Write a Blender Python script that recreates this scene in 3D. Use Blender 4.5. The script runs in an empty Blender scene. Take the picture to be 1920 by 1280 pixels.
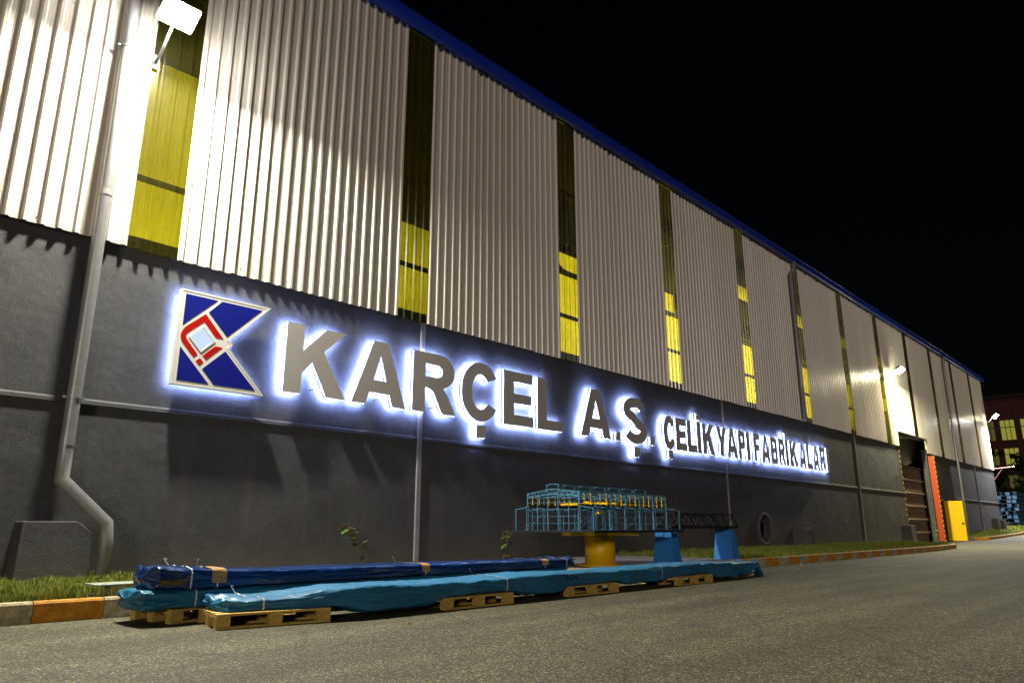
import bpy, math, random
import numpy as np
from mathutils import Vector, Matrix, noise
from mathutils.geometry import tessellate_polygon

random.seed(7)
R = math.radians
sc = bpy.context.scene
COL = sc.collection

# ---------------------------------------------------------------- camera
cam = bpy.data.cameras.new('camera')
cam.lens = 25.3565
cam.sensor_width = 36
cam.clip_start = 0.05
cam.clip_end = 2000
camo = bpy.data.objects.new('camera', cam)
COL.objects.link(camo)
camo.location = (0, -13.2, 1.0)
camo.rotation_euler = (R(90 + 14.435), 0, R(43.3464 - 90))
sc.camera = camo

# ---------------------------------------------------------------- night sky, weak fill sun, exposure
SUN_DIR = Vector((-0.75, -0.63, 0.18)).normalized()       # towards the light
w = bpy.data.worlds.new('World')
sc.world = w
w.use_nodes = True
nt = w.node_tree
sky = nt.nodes.new('ShaderNodeTexSky')
sky.sky_type = 'NISHITA'
sky.sun_disc = False
sky.sun_elevation = math.asin(SUN_DIR.z)
sky.sun_rotation = math.atan2(SUN_DIR.x, SUN_DIR.y)
bg = nt.nodes['Background']
bg.inputs['Strength'].default_value = 0.00035
nt.links.new(sky.outputs['Color'], bg.inputs['Color'])

sun = bpy.data.lights.new('sun', 'SUN')
sun.energy = 0.70
sun.angle = R(6)
sun.color = (1.0, 0.86, 0.77)
suno = bpy.data.objects.new('sun', sun)
COL.objects.link(suno)
suno.rotation_euler = SUN_DIR.to_track_quat('Z', 'Y').to_euler()

sc.view_settings.view_transform = 'Standard'
sc.view_settings.look = 'None'
sc.view_settings.exposure = 0.0
sc.view_settings.gamma = 1.0
sc.view_settings.use_curve_mapping = False
sc.render.engine = 'CYCLES'
cy = sc.cycles
cy.use_denoising = True
cy.max_bounces = 6
cy.diffuse_bounces = 3
cy.glossy_bounces = 3
cy.transmission_bounces = 4
cy.transparent_max_bounces = 8
cy.sample_clamp_indirect = 4.0
cy.caustics_reflective = False
cy.caustics_refractive = False

FLOOD1, FLOOD2, FLOOD3 = 2600, 3500, 6500
LED = 130.0

# ================================================================= helpers
class MB:
    """collects geometry for one mesh object"""
    def __init__(s): s.v = []; s.f = []
    def box(s, x0, x1, y0, y1, z0, z1):
        return s.hexa([(x0,y0,z0),(x1,y0,z0),(x1,y1,z0),(x0,y1,z0)], [(x0,y0,z1),(x1,y0,z1),(x1,y1,z1),(x0,y1,z1)])
    def hexa(s, a, b):
        n = len(s.v); s.v += list(a) + list(b); m = len(a)
        s.f.append(tuple(n + i for i in reversed(range(m))))
        s.f.append(tuple(n + m + i for i in range(m)))
        for i in range(m):
            j = (i + 1) % m
            s.f.append((n+i, n+j, n+m+j, n+m+i))
        return s
    def bar(s, p, q, w=.02, h=None):
        h = h or w
        p, q = Vector(p), Vector(q); d = (q - p).normalized()
        up = Vector((0,0,1)) if abs(d.z) < .95 else Vector((0,1,0))
        a = d.cross(up).normalized() * w/2; b = a.cross(d).normalized() * h/2
        s.hexa([p-a-b, p+a-b, p+a+b, p-a+b], [q-a-b, q+a-b, q+a+b, q-a+b]); return s
    def tube(s, path, r, n=12, caps=True):
        path = [Vector(p) for p in path]; N = len(path); base = len(s.v)
        rr = r if isinstance(r, (list, tuple)) else [r]*N
        t0 = (path[1]-path[0]).normalized()
        ref = Vector((0,0,1)) if abs(t0.z) < .9 else Vector((1,0,0))
        a = t0.cross(ref).normalized()
        for i, p in enumerate(path):
            if i == 0: t = t0
            elif i == N-1: t = (path[-1]-path[-2]).normalized()
            else: t = ((path[i]-path[i-1]).normalized() + (path[i+1]-path[i]).normalized()).normalized()
            a = (a - t*a.dot(t)).normalized(); b = t.cross(a)
            k = 1.0
            if 0 < i < N-1:
                c = t.dot((path[i]-path[i-1]).normalized()); k = 1/max(c, .5)
            for j in range(n):
                an = 2*math.pi*j/n
                o = a*math.cos(an) + b*math.sin(an)
                s.v.append(p + o*rr[i]*(1 if k == 1 else (1+(k-1)*.6)))
        for i in range(N-1):
            for j in range(n):
                s.f.append((base+i*n+j, base+i*n+(j+1)%n, base+(i+1)*n+(j+1)%n, base+(i+1)*n+j))
        if caps:
            s.f.append(tuple(base+j for j in reversed(range(n))))
            s.f.append(tuple(base+(N-1)*n+j for j in range(n)))
        return s
    def prism(s, loops, y0, y1, caps=True, sides=True):
        """loops of (x,z), first outer then holes, extruded from y0 (front) to y1"""
        n = len(s.v); flat = [p for l in loops for p in l]; m = len(flat)
        s.v += [(p[0], y0, p[1]) for p in flat] + [(p[0], y1, p[1]) for p in flat]
        if caps:
            for t in tessellate_polygon([[Vector((p[0], p[1], 0)) for p in l] for l in loops]):
                a, b, c = (flat[i] for i in t)
                cr = (b[0]-a[0])*(c[1]-a[1]) - (b[1]-a[1])*(c[0]-a[0])
                if cr < 0: t = (t[0], t[2], t[1])
                s.f.append(tuple(n+i for i in t)); s.f.append((n+m+t[0], n+m+t[2], n+m+t[1]))
        if sides:
            o = 0
            for l in loops:
                k = len(l)
                for i in range(k):
                    j = (i+1) % k
                    s.f.append((n+o+i, n+o+j, n+m+o+j, n+m+o+i))
                o += k
        return s
    def mesh(s, name, mat=None, smooth=False):
        me = bpy.data.meshes.new(name)
        me.from_pydata([tuple(v) for v in s.v], [], s.f)
        if mat: me.materials.append(mat)
        if smooth: me.polygons.foreach_set('use_smooth', [True]*len(me.polygons))
        me.update(); return me
    def build(s, name, mat, parent=None, smooth=False, loc=None, bevel=0):
        me = s.mesh(name, mat, smooth)
        o = link(name, me, parent, loc)
        if bevel:
            b = o.modifiers.new('bevel', 'BEVEL'); b.width = bevel; b.segments = 2; b.limit_method = 'ANGLE'
        return o

def link(name, data, parent=None, loc=None, rz=0):
    o = bpy.data.objects.new(name, data); COL.objects.link(o)
    if loc is not None: o.location = loc
    o.rotation_euler[2] = rz
    if parent is not None: o.parent = parent
    return o
def empty(name, loc=(0,0,0), rz=0):
    o = link(name, None, None, loc, rz); o.empty_display_size = .2; return o
def tag(o, label, cat, group=None):
    o['label'] = label; o['category'] = cat
    if group: o['group'] = group
    return o
def struct(o, kind='structure'):
    o['kind'] = kind; return o
def copy_tree(o, parent=None):
    c = o.copy(); COL.objects.link(c); c.parent = parent
    for ch in list(o.children): copy_tree(ch, c)
    return c
def fix(o):
    """recalculate outward normals of a closed mesh"""
    import bmesh
    bm = bmesh.new(); bm.from_mesh(o.data); bmesh.ops.recalc_face_normals(bm, faces=bm.faces[:]); bm.to_mesh(o.data); bm.free()
    return o

# ---------------------------------------------------------------- materials
def M(name, col, rough=.6, metal=0, spec=.5, var=0, vscale=3, bump=0, bscale=40, bdist=.01, bdetail=4, coat=0, stretch=None, second=None):
    m = bpy.data.materials.new(name); m.use_nodes = True
    n = m.node_tree.nodes; L = m.node_tree.links; b = n['Principled BSDF']
    b.inputs['Base Color'].default_value = (*col, 1); b.inputs['Roughness'].default_value = rough
    b.inputs['Metallic'].default_value = metal; b.inputs['Specular IOR Level'].default_value = spec
    b.inputs['Coat Weight'].default_value = coat
    tc = n.new('ShaderNodeTexCoord'); out = tc.outputs['Object']
    if stretch:
        mp = n.new('ShaderNodeMapping'); mp.inputs['Scale'].default_value = stretch; L.new(out, mp.inputs['Vector']); out = mp.outputs['Vector']
    if var or second:
        t = n.new('ShaderNodeTexNoise'); t.inputs['Scale'].default_value = vscale; t.inputs['Detail'].default_value = 8
        t.inputs['Roughness'].default_value = .65; L.new(out, t.inputs['Vector'])
        r = n.new('ShaderNodeValToRGB'); r.color_ramp.elements[0].position = .3; r.color_ramp.elements[1].position = .7
        c2 = second or tuple(min(1, c*(1+var)) for c in col)
        r.color_ramp.elements[0].color = (*[c*(1-var) for c in col], 1); r.color_ramp.elements[1].color = (*c2, 1)
        L.new(t.outputs['Fac'], r.inputs['Fac']); L.new(r.outputs['Color'], b.inputs['Base Color'])
    if bump:
        t = n.new('ShaderNodeTexNoise'); t.inputs['Scale'].default_value = bscale; t.inputs['Detail'].default_value = bdetail
        L.new(out, t.inputs['Vector'])
        bp = n.new('ShaderNodeBump'); bp.inputs['Strength'].default_value = bump; bp.inputs['Distance'].default_value = bdist
        L.new(t.outputs['Fac'], bp.inputs['Height']); L.new(bp.outputs['Normal'], b.inputs['Normal'])
    return m
def emis(name, col, s):
    m = bpy.data.materials.new(name); m.use_nodes = True
    n = m.node_tree.nodes; L = m.node_tree.links; n.clear()
    e = n.new('ShaderNodeEmission'); e.inputs['Color'].default_value = (*col, 1); e.inputs['Strength'].default_value = s
    o = n.new('ShaderNodeOutputMaterial'); L.new(e.outputs[0], o.inputs['Surface']); return m

def plaster_mat():
    m = M('dark grey rough plaster', (.082,.082,.086), rough=.75, spec=.35)
    n = m.node_tree.nodes; L = m.node_tree.links; b = n['Principled BSDF']
    tc = n.new('ShaderNodeTexCoord')
    def no(scale, det, ro=.6):
        t = n.new('ShaderNodeTexNoise'); t.inputs['Scale'].default_value = scale; t.inputs['Detail'].default_value = det
        t.inputs['Roughness'].default_value = ro; L.new(tc.outputs['Object'], t.inputs['Vector']); return t.outputs['Fac']
    big = no(.9, 3); mid = no(9, 4); fine = no(42, 4, .75)
    cr = n.new('ShaderNodeValToRGB'); cr.color_ramp.elements[0].position = .3; cr.color_ramp.elements[1].position = .75
    cr.color_ramp.elements[0].color = (.044,.044,.047,1); cr.color_ramp.elements[1].color = (.086,.086,.089,1)
    mx = n.new('ShaderNodeMath'); mx.operation = 'MULTIPLY_ADD'; L.new(mid, mx.inputs[0]); mx.inputs[1].default_value = .4
    m2 = n.new('ShaderNodeMath'); m2.operation = 'MULTIPLY'; L.new(big, m2.inputs[0]); m2.inputs[1].default_value = .6
    L.new(m2.outputs[0], mx.inputs[2]); L.new(mx.outputs[0], cr.inputs['Fac'])
    # vertical run-off streaks and splash dirt along the foot of the wall
    mp = n.new('ShaderNodeMapping'); mp.inputs['Scale'].default_value = (2.6, 2.6, .16); L.new(tc.outputs['Object'], mp.inputs['Vector'])
    sn = n.new('ShaderNodeTexNoise'); sn.inputs['Scale'].default_value = 1.3; sn.inputs['Detail'].default_value = 7; sn.inputs['Roughness'].default_value = .7; L.new(mp.outputs['Vector'], sn.inputs['Vector'])
    sr = n.new('ShaderNodeValToRGB'); sr.color_ramp.elements[0].position = .52; sr.color_ramp.elements[1].position = .74; L.new(sn.outputs['Fac'], sr.inputs['Fac'])
    ms = n.new('ShaderNodeMix'); ms.data_type = 'RGBA'; L.new(sr.outputs['Color'], ms.inputs[0]); L.new(cr.outputs['Color'], ms.inputs[6]); ms.inputs[7].default_value = (.086,.084,.081,1)
    sx = n.new('ShaderNodeSeparateXYZ'); L.new(tc.outputs['Object'], sx.inputs[0])
    ad = n.new('ShaderNodeMath'); ad.operation = 'MULTIPLY_ADD'; L.new(no(3.2, 6, .7), ad.inputs[0]); ad.inputs[1].default_value = -1.1; L.new(sx.outputs['Z'], ad.inputs[2])
    rr = n.new('ShaderNodeMapRange'); L.new(ad.outputs[0], rr.inputs['Value']); rr.inputs['From Min'].default_value = -.55; rr.inputs['From Max'].default_value = .25; rr.inputs['To Min'].default_value = .75; rr.inputs['To Max'].default_value = 0
    md = n.new('ShaderNodeMix'); md.data_type = 'RGBA'; L.new(rr.outputs['Result'], md.inputs[0]); L.new(ms.outputs[2], md.inputs[6]); md.inputs[7].default_value = (.105,.092,.066,1)
    L.new(md.outputs[2], b.inputs['Base Color'])
    b1 = n.new('ShaderNodeBump'); b1.inputs['Distance'].default_value = .12; b1.inputs['Strength'].default_value = .36; L.new(big, b1.inputs['Height'])
    b2 = n.new('ShaderNodeBump'); b2.inputs['Distance'].default_value = .012; b2.inputs['Strength'].default_value = .38; L.new(mid, b2.inputs['Height']); L.new(b1.outputs['Normal'], b2.inputs['Normal'])
    b3 = n.new('ShaderNodeBump'); b3.inputs['Distance'].default_value = .012; b3.inputs['Strength'].default_value = .8; L.new(fine, b3.inputs['Height']); L.new(b2.outputs['Normal'], b3.inputs['Normal'])
    L.new(b3.outputs['Normal'], b.inputs['Normal'])
    return m

def asphalt_mat():
    m = M('worn asphalt', (.07,.068,.062), rough=.8, spec=.4)
    n = m.node_tree.nodes; L = m.node_tree.links; b = n['Principled BSDF']
    tc = n.new('ShaderNodeTexCoord')
    def no(scale, det, ro=.6, vec=None):
        t = n.new('ShaderNodeTexNoise'); t.inputs['Scale'].default_value = scale; t.inputs['Detail'].default_value = det
        t.inputs['Roughness'].default_value = ro; L.new(vec or tc.outputs['Object'], t.inputs['Vector']); return t.outputs['Fac']
    vo = n.new('ShaderNodeTexVoronoi'); vo.inputs['Scale'].default_value = 78; L.new(tc.outputs['Object'], vo.inputs['Vector'])
    wn = n.new('ShaderNodeTexWhiteNoise'); L.new(vo.outputs['Position'], wn.inputs['Vector'])
    st = n.new('ShaderNodeValToRGB'); e = st.color_ramp.elements
    e[0].position = 0; e[0].color = (.020,.018,.010,1); e[1].position = 1; e[1].color = (.42,.39,.24,1)
    for p, c in ((.30,.045), (.65,.085), (.88,.17)):
        q = e.new(p); q.color = (c, c*.93, c*.50, 1)
    L.new(wn.outputs['Value'], st.inputs['Fac'])
    mp = n.new('ShaderNodeMapping'); mp.inputs['Scale'].default_value = (.25, 1.0, 1); L.new(tc.outputs['Object'], mp.inputs['Vector'])
    dirt = no(1.1, 6, .62, mp.outputs['Vector'])
    dr = n.new('ShaderNodeValToRGB'); dr.color_ramp.elements[0].position = .36; dr.color_ramp.elements[1].position = .62
    dr.color_ramp.elements[0].color = (.60,.58,.53,1); dr.color_ramp.elements[1].color = (1.02,1.0,.93,1)
    L.new(dirt, dr.inputs['Fac'])
    mx = n.new('ShaderNodeMix'); mx.data_type = 'RGBA'; mx.blend_type = 'MULTIPLY'; mx.inputs[0].default_value = 1
    L.new(st.outputs['Color'], mx.inputs[6]); L.new(dr.outputs['Color'], mx.inputs[7])
    def mul(prev, fac, lo, hi, c0, c1):
        r = n.new('ShaderNodeValToRGB'); r.color_ramp.elements[0].position = lo; r.color_ramp.elements[1].position = hi
        r.color_ramp.elements[0].color = (*c0, 1); r.color_ramp.elements[1].color = (*c1, 1); L.new(fac, r.inputs['Fac'])
        k = n.new('ShaderNodeMix'); k.data_type = 'RGBA'; k.blend_type = 'MULTIPLY'; k.inputs[0].default_value = 1
        L.new(prev, k.inputs[6]); L.new(r.outputs['Color'], k.inputs[7]); return k.outputs[2]
    m2 = n.new('ShaderNodeMapping'); m2.inputs['Scale'].default_value = (.03, 1.5, 1); m2.inputs['Rotation'].default_value = (0, 0, .04); L.new(tc.outputs['Object'], m2.inputs['Vector'])
    out = mul(mx.outputs[2], no(1.0, 3, .5, m2.outputs['Vector']), .42, .54, (.80,.79,.78), (1.04,1.04,1.03))      # tyre lanes
    out = mul(out, no(1.5, 6, .6), .60, .70, (1,1,1), (.50,.48,.45))                                              # oil and damp spots
    wp = n.new('ShaderNodeMix'); wp.data_type = 'VECTOR'; wp.inputs[0].default_value = .12; L.new(tc.outputs['Object'], wp.inputs[4])
    cn = n.new('ShaderNodeTexNoise'); cn.inputs['Scale'].default_value = 1.4; cn.inputs['Detail'].default_value = 6; L.new(tc.outputs['Object'], cn.inputs['Vector']); L.new(cn.outputs['Color'], wp.inputs[5])
    cv = n.new('ShaderNodeTexVoronoi'); cv.feature = 'DISTANCE_TO_EDGE'; cv.inputs['Scale'].default_value = .42; L.new(wp.outputs[1], cv.inputs['Vector'])
    out = mul(out, cv.outputs['Distance'], .003, .008, (.62,.61,.59), (1,1,1))                                     # cracks
    L.new(out, b.inputs['Base Color'])
    b1 = n.new('ShaderNodeBump'); b1.inputs['Distance'].default_value = .01; b1.inputs['Strength'].default_value = .8
    L.new(wn.outputs['Value'], b1.inputs['Height'])
    b2 = n.new('ShaderNodeBump'); b2.inputs['Distance'].default_value = .03; b2.inputs['Strength'].default_value = .4
    L.new(no(6, 4), b2.inputs['Height']); L.new(b2.outputs['Normal'], b1.inputs['Normal'])
    L.new(b1.outputs['Normal'], b.inputs['Normal'])
    return m

def strip_mat():
    """yellow ribbed translucent sheet: lets the hall lights through and keeps some gloss"""
    m = bpy.data.materials.new('yellow translucent sheet'); m.use_nodes = True
    n = m.node_tree.nodes; L = m.node_tree.links; n.clear()
    tc = n.new('ShaderNodeTexCoord'); mp = n.new('ShaderNodeMapping'); mp.inputs['Scale'].default_value = (17, 17, .22)
    L.new(tc.outputs['Object'], mp.inputs['Vector'])
    t = n.new('ShaderNodeTexNoise'); t.inputs['Scale'].default_value = 1.6; t.inputs['Detail'].default_value = 5; L.new(mp.outputs['Vector'], t.inputs['Vector'])
    r = n.new('ShaderNodeValToRGB'); r.color_ramp.elements[0].position = .3; r.color_ramp.elements[1].position = .72
    r.color_ramp.elements[0].color = (.46,.41,.008,1); r.color_ramp.elements[1].color = (.98,.95,.06,1); L.new(t.outputs['Fac'], r.inputs['Fac'])  # streak contrast puts an uneven glow into the tint
    tr = n.new('ShaderNodeBsdfRefraction'); tr.inputs['IOR'].default_value = 1.0; tr.inputs['Roughness'].default_value = .03; L.new(r.outputs['Color'], tr.inputs['Color'])
    df = n.new('ShaderNodeBsdfDiffuse'); df.inputs['Color'].default_value = (.34,.31,.06,1)
    tl = n.new('ShaderNodeBsdfTranslucent'); tl.inputs['Color'].default_value = (.75,.68,.04,1)
    gl = n.new('ShaderNodeBsdfGlossy'); gl.inputs['Roughness'].default_value = .22; gl.inputs['Color'].default_value = (.85,.85,.8,1)
    a = n.new('ShaderNodeMixShader'); a.inputs[0].default_value = .5; L.new(df.outputs[0], a.inputs[1]); L.new(tl.outputs[0], a.inputs[2])
    c = n.new('ShaderNodeMixShader'); c.inputs[0].default_value = .07; L.new(tr.outputs[0], c.inputs[1]); L.new(a.outputs[0], c.inputs[2])
    d = n.new('ShaderNodeMixShader'); d.inputs[0].default_value = .035; L.new(c.outputs[0], d.inputs[1]); L.new(gl.outputs[0], d.inputs[2])
    o = n.new('ShaderNodeOutputMaterial'); L.new(d.outputs[0], o.inputs['Surface']); return m

def film_mat(name, col, c2, rough=.3):
    m = M(name, col, rough=rough, spec=.5, second=c2, vscale=1.6)
    n = m.node_tree.nodes; L = m.node_tree.links; b = n['Principled BSDF']
    tc = n.new('ShaderNodeTexCoord'); mp = n.new('ShaderNodeMapping'); mp.inputs['Scale'].default_value = (.7, 1, 2.2); mp.inputs['Rotation'].default_value = (0, .3, .2)
    L.new(tc.outputs['Object'], mp.inputs['Vector'])
    t = n.new('ShaderNodeTexNoise'); t.inputs['Scale'].default_value = 7; t.inputs['Detail'].default_value = 3; t.inputs['Distortion'].default_value = 1.2
    L.new(mp.outputs['Vector'], t.inputs['Vector'])
    bp = n.new('ShaderNodeBump'); bp.inputs['Strength'].default_value = .35; bp.inputs['Distance'].default_value = .03
    L.new(t.outputs['Fac'], bp.inputs['Height']); L.new(bp.outputs['Normal'], b.inputs['Normal'])
    return m

mt = {}
mt['plaster'] = plaster_mat()
mt['asphalt'] = asphalt_mat()
mt['strip'] = strip_mat()
def sheet_mat():
    m = M('cream profiled steel', (.66,.605,.52), rough=.36, spec=.5); n = m.node_tree.nodes; L = m.node_tree.links; b = n['Principled BSDF']
    tc = n.new('ShaderNodeTexCoord'); oi = n.new('ShaderNodeObjectInfo')
    mp = n.new('ShaderNodeMapping'); mp.inputs['Scale'].default_value = (3.5, 3.5, .12); L.new(tc.outputs['Object'], mp.inputs['Vector'])
    t = n.new('ShaderNodeTexNoise'); t.inputs['Scale'].default_value = 1.5; t.inputs['Detail'].default_value = 8; t.inputs['Roughness'].default_value = .7; L.new(mp.outputs['Vector'], t.inputs['Vector'])
    a = n.new('ShaderNodeMath'); a.operation = 'MULTIPLY_ADD'; L.new(oi.outputs['Random'], a.inputs[0]); a.inputs[1].default_value = .28; L.new(t.outputs['Fac'], a.inputs[2])
    r = n.new('ShaderNodeValToRGB'); r.color_ramp.elements[0].position = .32; r.color_ramp.elements[1].position = .95
    r.color_ramp.elements[0].color = (.54,.49,.40,1); r.color_ramp.elements[1].color = (.72,.665,.585,1); L.new(a.outputs[0], r.inputs['Fac'])
    L.new(r.outputs['Color'], b.inputs['Base Color'])
    t2 = n.new('ShaderNodeTexNoise'); t2.inputs['Scale'].default_value = .9; t2.inputs['Detail'].default_value = 2; L.new(tc.outputs['Object'], t2.inputs['Vector'])
    bp = n.new('ShaderNodeBump'); bp.inputs['Strength'].default_value = .25; bp.inputs['Distance'].default_value = .05; L.new(t2.outputs['Fac'], bp.inputs['Height']); L.new(bp.outputs['Normal'], b.inputs['Normal'])
    return m
mt['sheet'] = sheet_mat()
mt['gutter'] = M('blue painted gutter', (.012,.04,.42), rough=.3, spec=.5)
mt['zinc'] = M('grey painted downpipe', (.27,.27,.27), rough=.42, metal=.3, var=.12, vscale=6, bump=.15, bscale=25)
mt['alu'] = M('pale aluminium strip', (.34,.33,.36), rough=.45, metal=.35, var=.08, vscale=5)
mt['darksteel'] = M('dark steel', (.028,.028,.028), rough=.6)
mt['black'] = M('black paint', (.012,.012,.013), rough=.5)
mt['dark'] = M('unlit interior black', (.004,.0036,.0032), rough=1, spec=0)  # near-black colour stands in for the darkness of unlit interiors
mt['cream'] = M('pale uneven glow backing', (.60,.56,.28), rough=.8, var=.45, vscale=.9, stretch=(1,1,.6))  # strong tone variation paints an uneven glow behind the strips
mt['soil'] = M('dark soil', (.035,.04,.018), rough=1, var=.3, vscale=8)
mt['slab'] = M('concrete slab', (.19,.18,.165), rough=.85, var=.2, vscale=5, bump=.3, bscale=60)
mt['letter'] = M('grey brushed letter face', (.50,.465,.44), rough=.4, metal=.1, var=.04, vscale=2)
mt['letterside'] = M('dark grey letter side', (.16,.155,.15), rough=.5)
mt['led'] = emis('cold white led', (.33,.44,1.0), LED)
mt['ledsoft'] = emis('cold white led cove', (.55,.68,1.0), 1.15)
mt['logowhite'] = M('warm white panel', (.80,.78,.72), rough=.4)
mt['logoblue'] = M('deep blue vinyl', (.008,.014,.24), rough=.35)
mt['logored'] = M('red vinyl', (.50,.006,.004), rough=.35)
mt['yellow'] = M('yellow paint', (.90,.55,.006), rough=.4, var=.06, vscale=4)
mt['skyblue'] = M('bright blue paint', (.035,.24,.66), rough=.38, var=.08, vscale=5)
mt['modelblue'] = M('pale blue model steel', (.075,.21,.31), rough=.45)
mt['orange'] = M('orange red door paint', (.42,.06,.012), rough=.5, var=.15, vscale=5)
mt['brown'] = M('brown door slats', (.115,.085,.06), rough=.6, var=.25, vscale=3, stretch=(1,1,6))
mt['wood'] = M('pale pallet wood', (.55,.37,.085), rough=.8, var=.3, vscale=4, stretch=(1.5,8,8), bump=.3, bscale=30)
mt['woodblock'] = M('pallet block wood', (.52,.35,.07), rough=.85, var=.25, vscale=12, bump=.3, bscale=50)
mt['filmlight'] = film_mat('light blue film', (.014,.11,.22), (.022,.17,.32), .42)
mt['filmdark'] = film_mat('dark blue film', (.005,.022,.085), (.007,.035,.15), .2)
mt['filmteal'] = film_mat('teal blue film', (.012,.11,.20), (.02,.17,.30), .3)
mt['strap'] = M('white strap', (.62,.62,.62), rough=.4)
mt['card'] = M('brown cardboard', (.36,.20,.07), rough=.85, var=.15, vscale=14)
mt['tape'] = M('olive packing tape', (.12,.11,.03), rough=.2)
mt['ink'] = M('black marker', (.008,.01,.02), rough=.8)
mt['kerbwhite'] = M('weathered white kerb paint', (.44,.36,.16), rough=.85, second=(.62,.56,.36), var=.55, vscale=9, bump=.3, bscale=70)
mt['kerborange'] = M('weathered orange kerb paint', (.62,.25,.012), rough=.8, second=(.74,.34,.02), var=.5, vscale=9, bump=.3, bscale=70)
mt['leaf'] = M('green leaf', (.075,.13,.015), rough=.5)
mt['leafred'] = M('reddish leaf', (.24,.10,.025), rough=.5)
mt['stem'] = M('green stem', (.10,.13,.03), rough=.6)
mt['treeleaf'] = M('dark tree leaf', (.022,.034,.012), rough=.6)
mt['bark'] = M('bark', (.04,.03,.02), rough=.9)
mt['redbrick'] = M('dark red facade', (.055,.012,.006), rough=.7, var=.2, vscale=1)
mt['concrete2'] = M('far dark wall', (.012,.010,.008), rough=.9)
mt['boxlid'] = M('grey green lid', (.26,.30,.24), rough=.6, var=.1, vscale=4)
mt['boxbody'] = M('yellowish box', (.30,.28,.12), rough=.8)
mt['housing'] = M('lamp housing', (.10,.10,.10), rough=.5)
mt['lamp'] = emis('floodlight lens', (1.0,.98,.92), 300)
mt['lampyellow'] = emis('floodlight lens warm', (1.0,.96,.66), 260)
mt['stackblue'] = M('blue primed steel', (.05,.13,.21), rough=.5, var=.3, vscale=2)
mt['rust'] = M('rusty pole', (.22,.09,.05), rough=.7)
mt['windowlit'] = emis('lit window', (.62,.60,.09), .42)
mt['windowdim'] = emis('dim lit window', (.45,.45,.10), .16)

def grass_mat():
    m = M('grass blades', (.06,.10,.012), rough=.6, spec=.3)
    n = m.node_tree.nodes; L = m.node_tree.links; b = n['Principled BSDF']
    oi = n.new('ShaderNodeTexCoord'); t = n.new('ShaderNodeTexNoise'); t.inputs['Scale'].default_value = 9; t.inputs['Detail'].default_value = 6
    L.new(oi.outputs['Object'], t.inputs['Vector'])
    r = n.new('ShaderNodeValToRGB'); r.color_ramp.elements[0].position = .34; r.color_ramp.elements[1].position = .68
    r.color_ramp.elements[0].color = (.075,.14,.010,1); r.color_ramp.elements[1].color = (.27,.26,.03,1)
    L.new(t.outputs['Fac'], r.inputs['Fac']); L.new(r.outputs['Color'], b.inputs['Base Color'])
    return m
mt['grass'] = grass_mat()

# ================================================================= ground
def zr(x):
    """height of the road: it climbs gently beyond the big door"""
    if x < 50: return 0.0
    if x < 65: return .012*(x-50)
    if x < 110: return .18 + .02*(x-65)
    return 1.08
def sheet(name, xs, ys, zf, mat):
    b = MB()
    for x in xs:
        for y in ys: b.v.append((x, y, zf(x, y)))
    m = len(ys)
    for i in range(len(xs)-1):
        for j in range(m-1):
            b.f.append((i*m+j, (i+1)*m+j, (i+1)*m+j+1, i*m+j+1))
    return b.build(name, mat)
struct(sheet('road', [-300,-60,-20,0,20,50,55,60,65,70,80,90,100,110,180,700], [-400,-60,-13,0,40,400], lambda x, y: zr(x), mt['asphalt']))

KL = [(-8,-3.5), (2.4,-3.78), (9,-4.02), (20,-4.38), (30,-4.38), (37,-4.25), (41,-3.9), (42.3,-3.3)]
def kerb_y(x):
    for (a, ya), (b, yb) in zip(KL, KL[1:]):
        if a <= x <= b: return ya + (yb-ya)*(x-a)/(b-a)
    return KL[-1][1]
KT = .22; VT = .195
def verge(name, x0, x1, mat, z=VT):
    xs = [x0 + (x1-x0)*i/24 for i in range(25)]
    b = MB()
    for x in xs: b.v += [(x, kerb_y(x)+.13, z), (x, .02, z)]
    for i in range(24): b.f.append((2*i, 2*i+2, 2*i+3, 2*i+1))
    return struct(b.build(name, mat))
verge('verge_soil_left', -8, 5.4, mt['soil'])
verge('paved_slab', 5.4, 18.6, mt['slab'])
verge('verge_soil_right', 18.6, 42.3, mt['soil'])

# kerb: every painted stone is a piece of its own
def kerb_line(name, pts, first_white, start, length=.70, zf=lambda x: 0.0):
    root = struct(empty(name, (0,0,0)))
    segs = []; 
    for a, c in zip(pts, pts[1:]): segs.append((Vector(a), Vector(c), (Vector(c)-Vector(a)).length))
    tot = sum(s[2] for s in segs)
    def at(s):
        for a, c, l in segs:
            if s <= l: return a + (c-a)*(s/l), (c-a).normalized()
            s -= l
        return segs[-1][1].copy(), (segs[-1][1]-segs[-1][0]).normalized()
    me = {}
    for key in ('kerbwhite', 'kerborange'):
        b = MB(); l = length-.008; d = .15
        b.hexa([(0,0,-.1),(l,0,-.1),(l,d,-.1),(0,d,-.1)], [(0,0,KT-.025),(l,0,KT-.025),(l,d,KT-.025),(0,d,KT-.025)])
        b.hexa([(0,.0,KT-.025),(l,.0,KT-.025),(l,d,KT-.025),(0,d,KT-.025)], [(.004,.022,KT),(l-.004,.022,KT),(l-.004,d,KT),(.004,d,KT)])
        b.f = [f for i, f in enumerate(b.f) if i not in (1, 6)]
        me[key] = b.mesh('kerb_stone', mt[key])
    s = start; k = 0
    while s < tot - .2:
        p, d = at(s)
        o = link('kerb_stone', me['kerbwhite' if (k % 2 == 0) == first_white else 'kerborange'], root,
                 (p.x + random.uniform(-.003,.003), p.y + random.uniform(-.006,.006), zf(p.x)), math.atan2(d.y, d.x) + random.uniform(-.006,.006))
        s += length; k += 1
    return root
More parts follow.
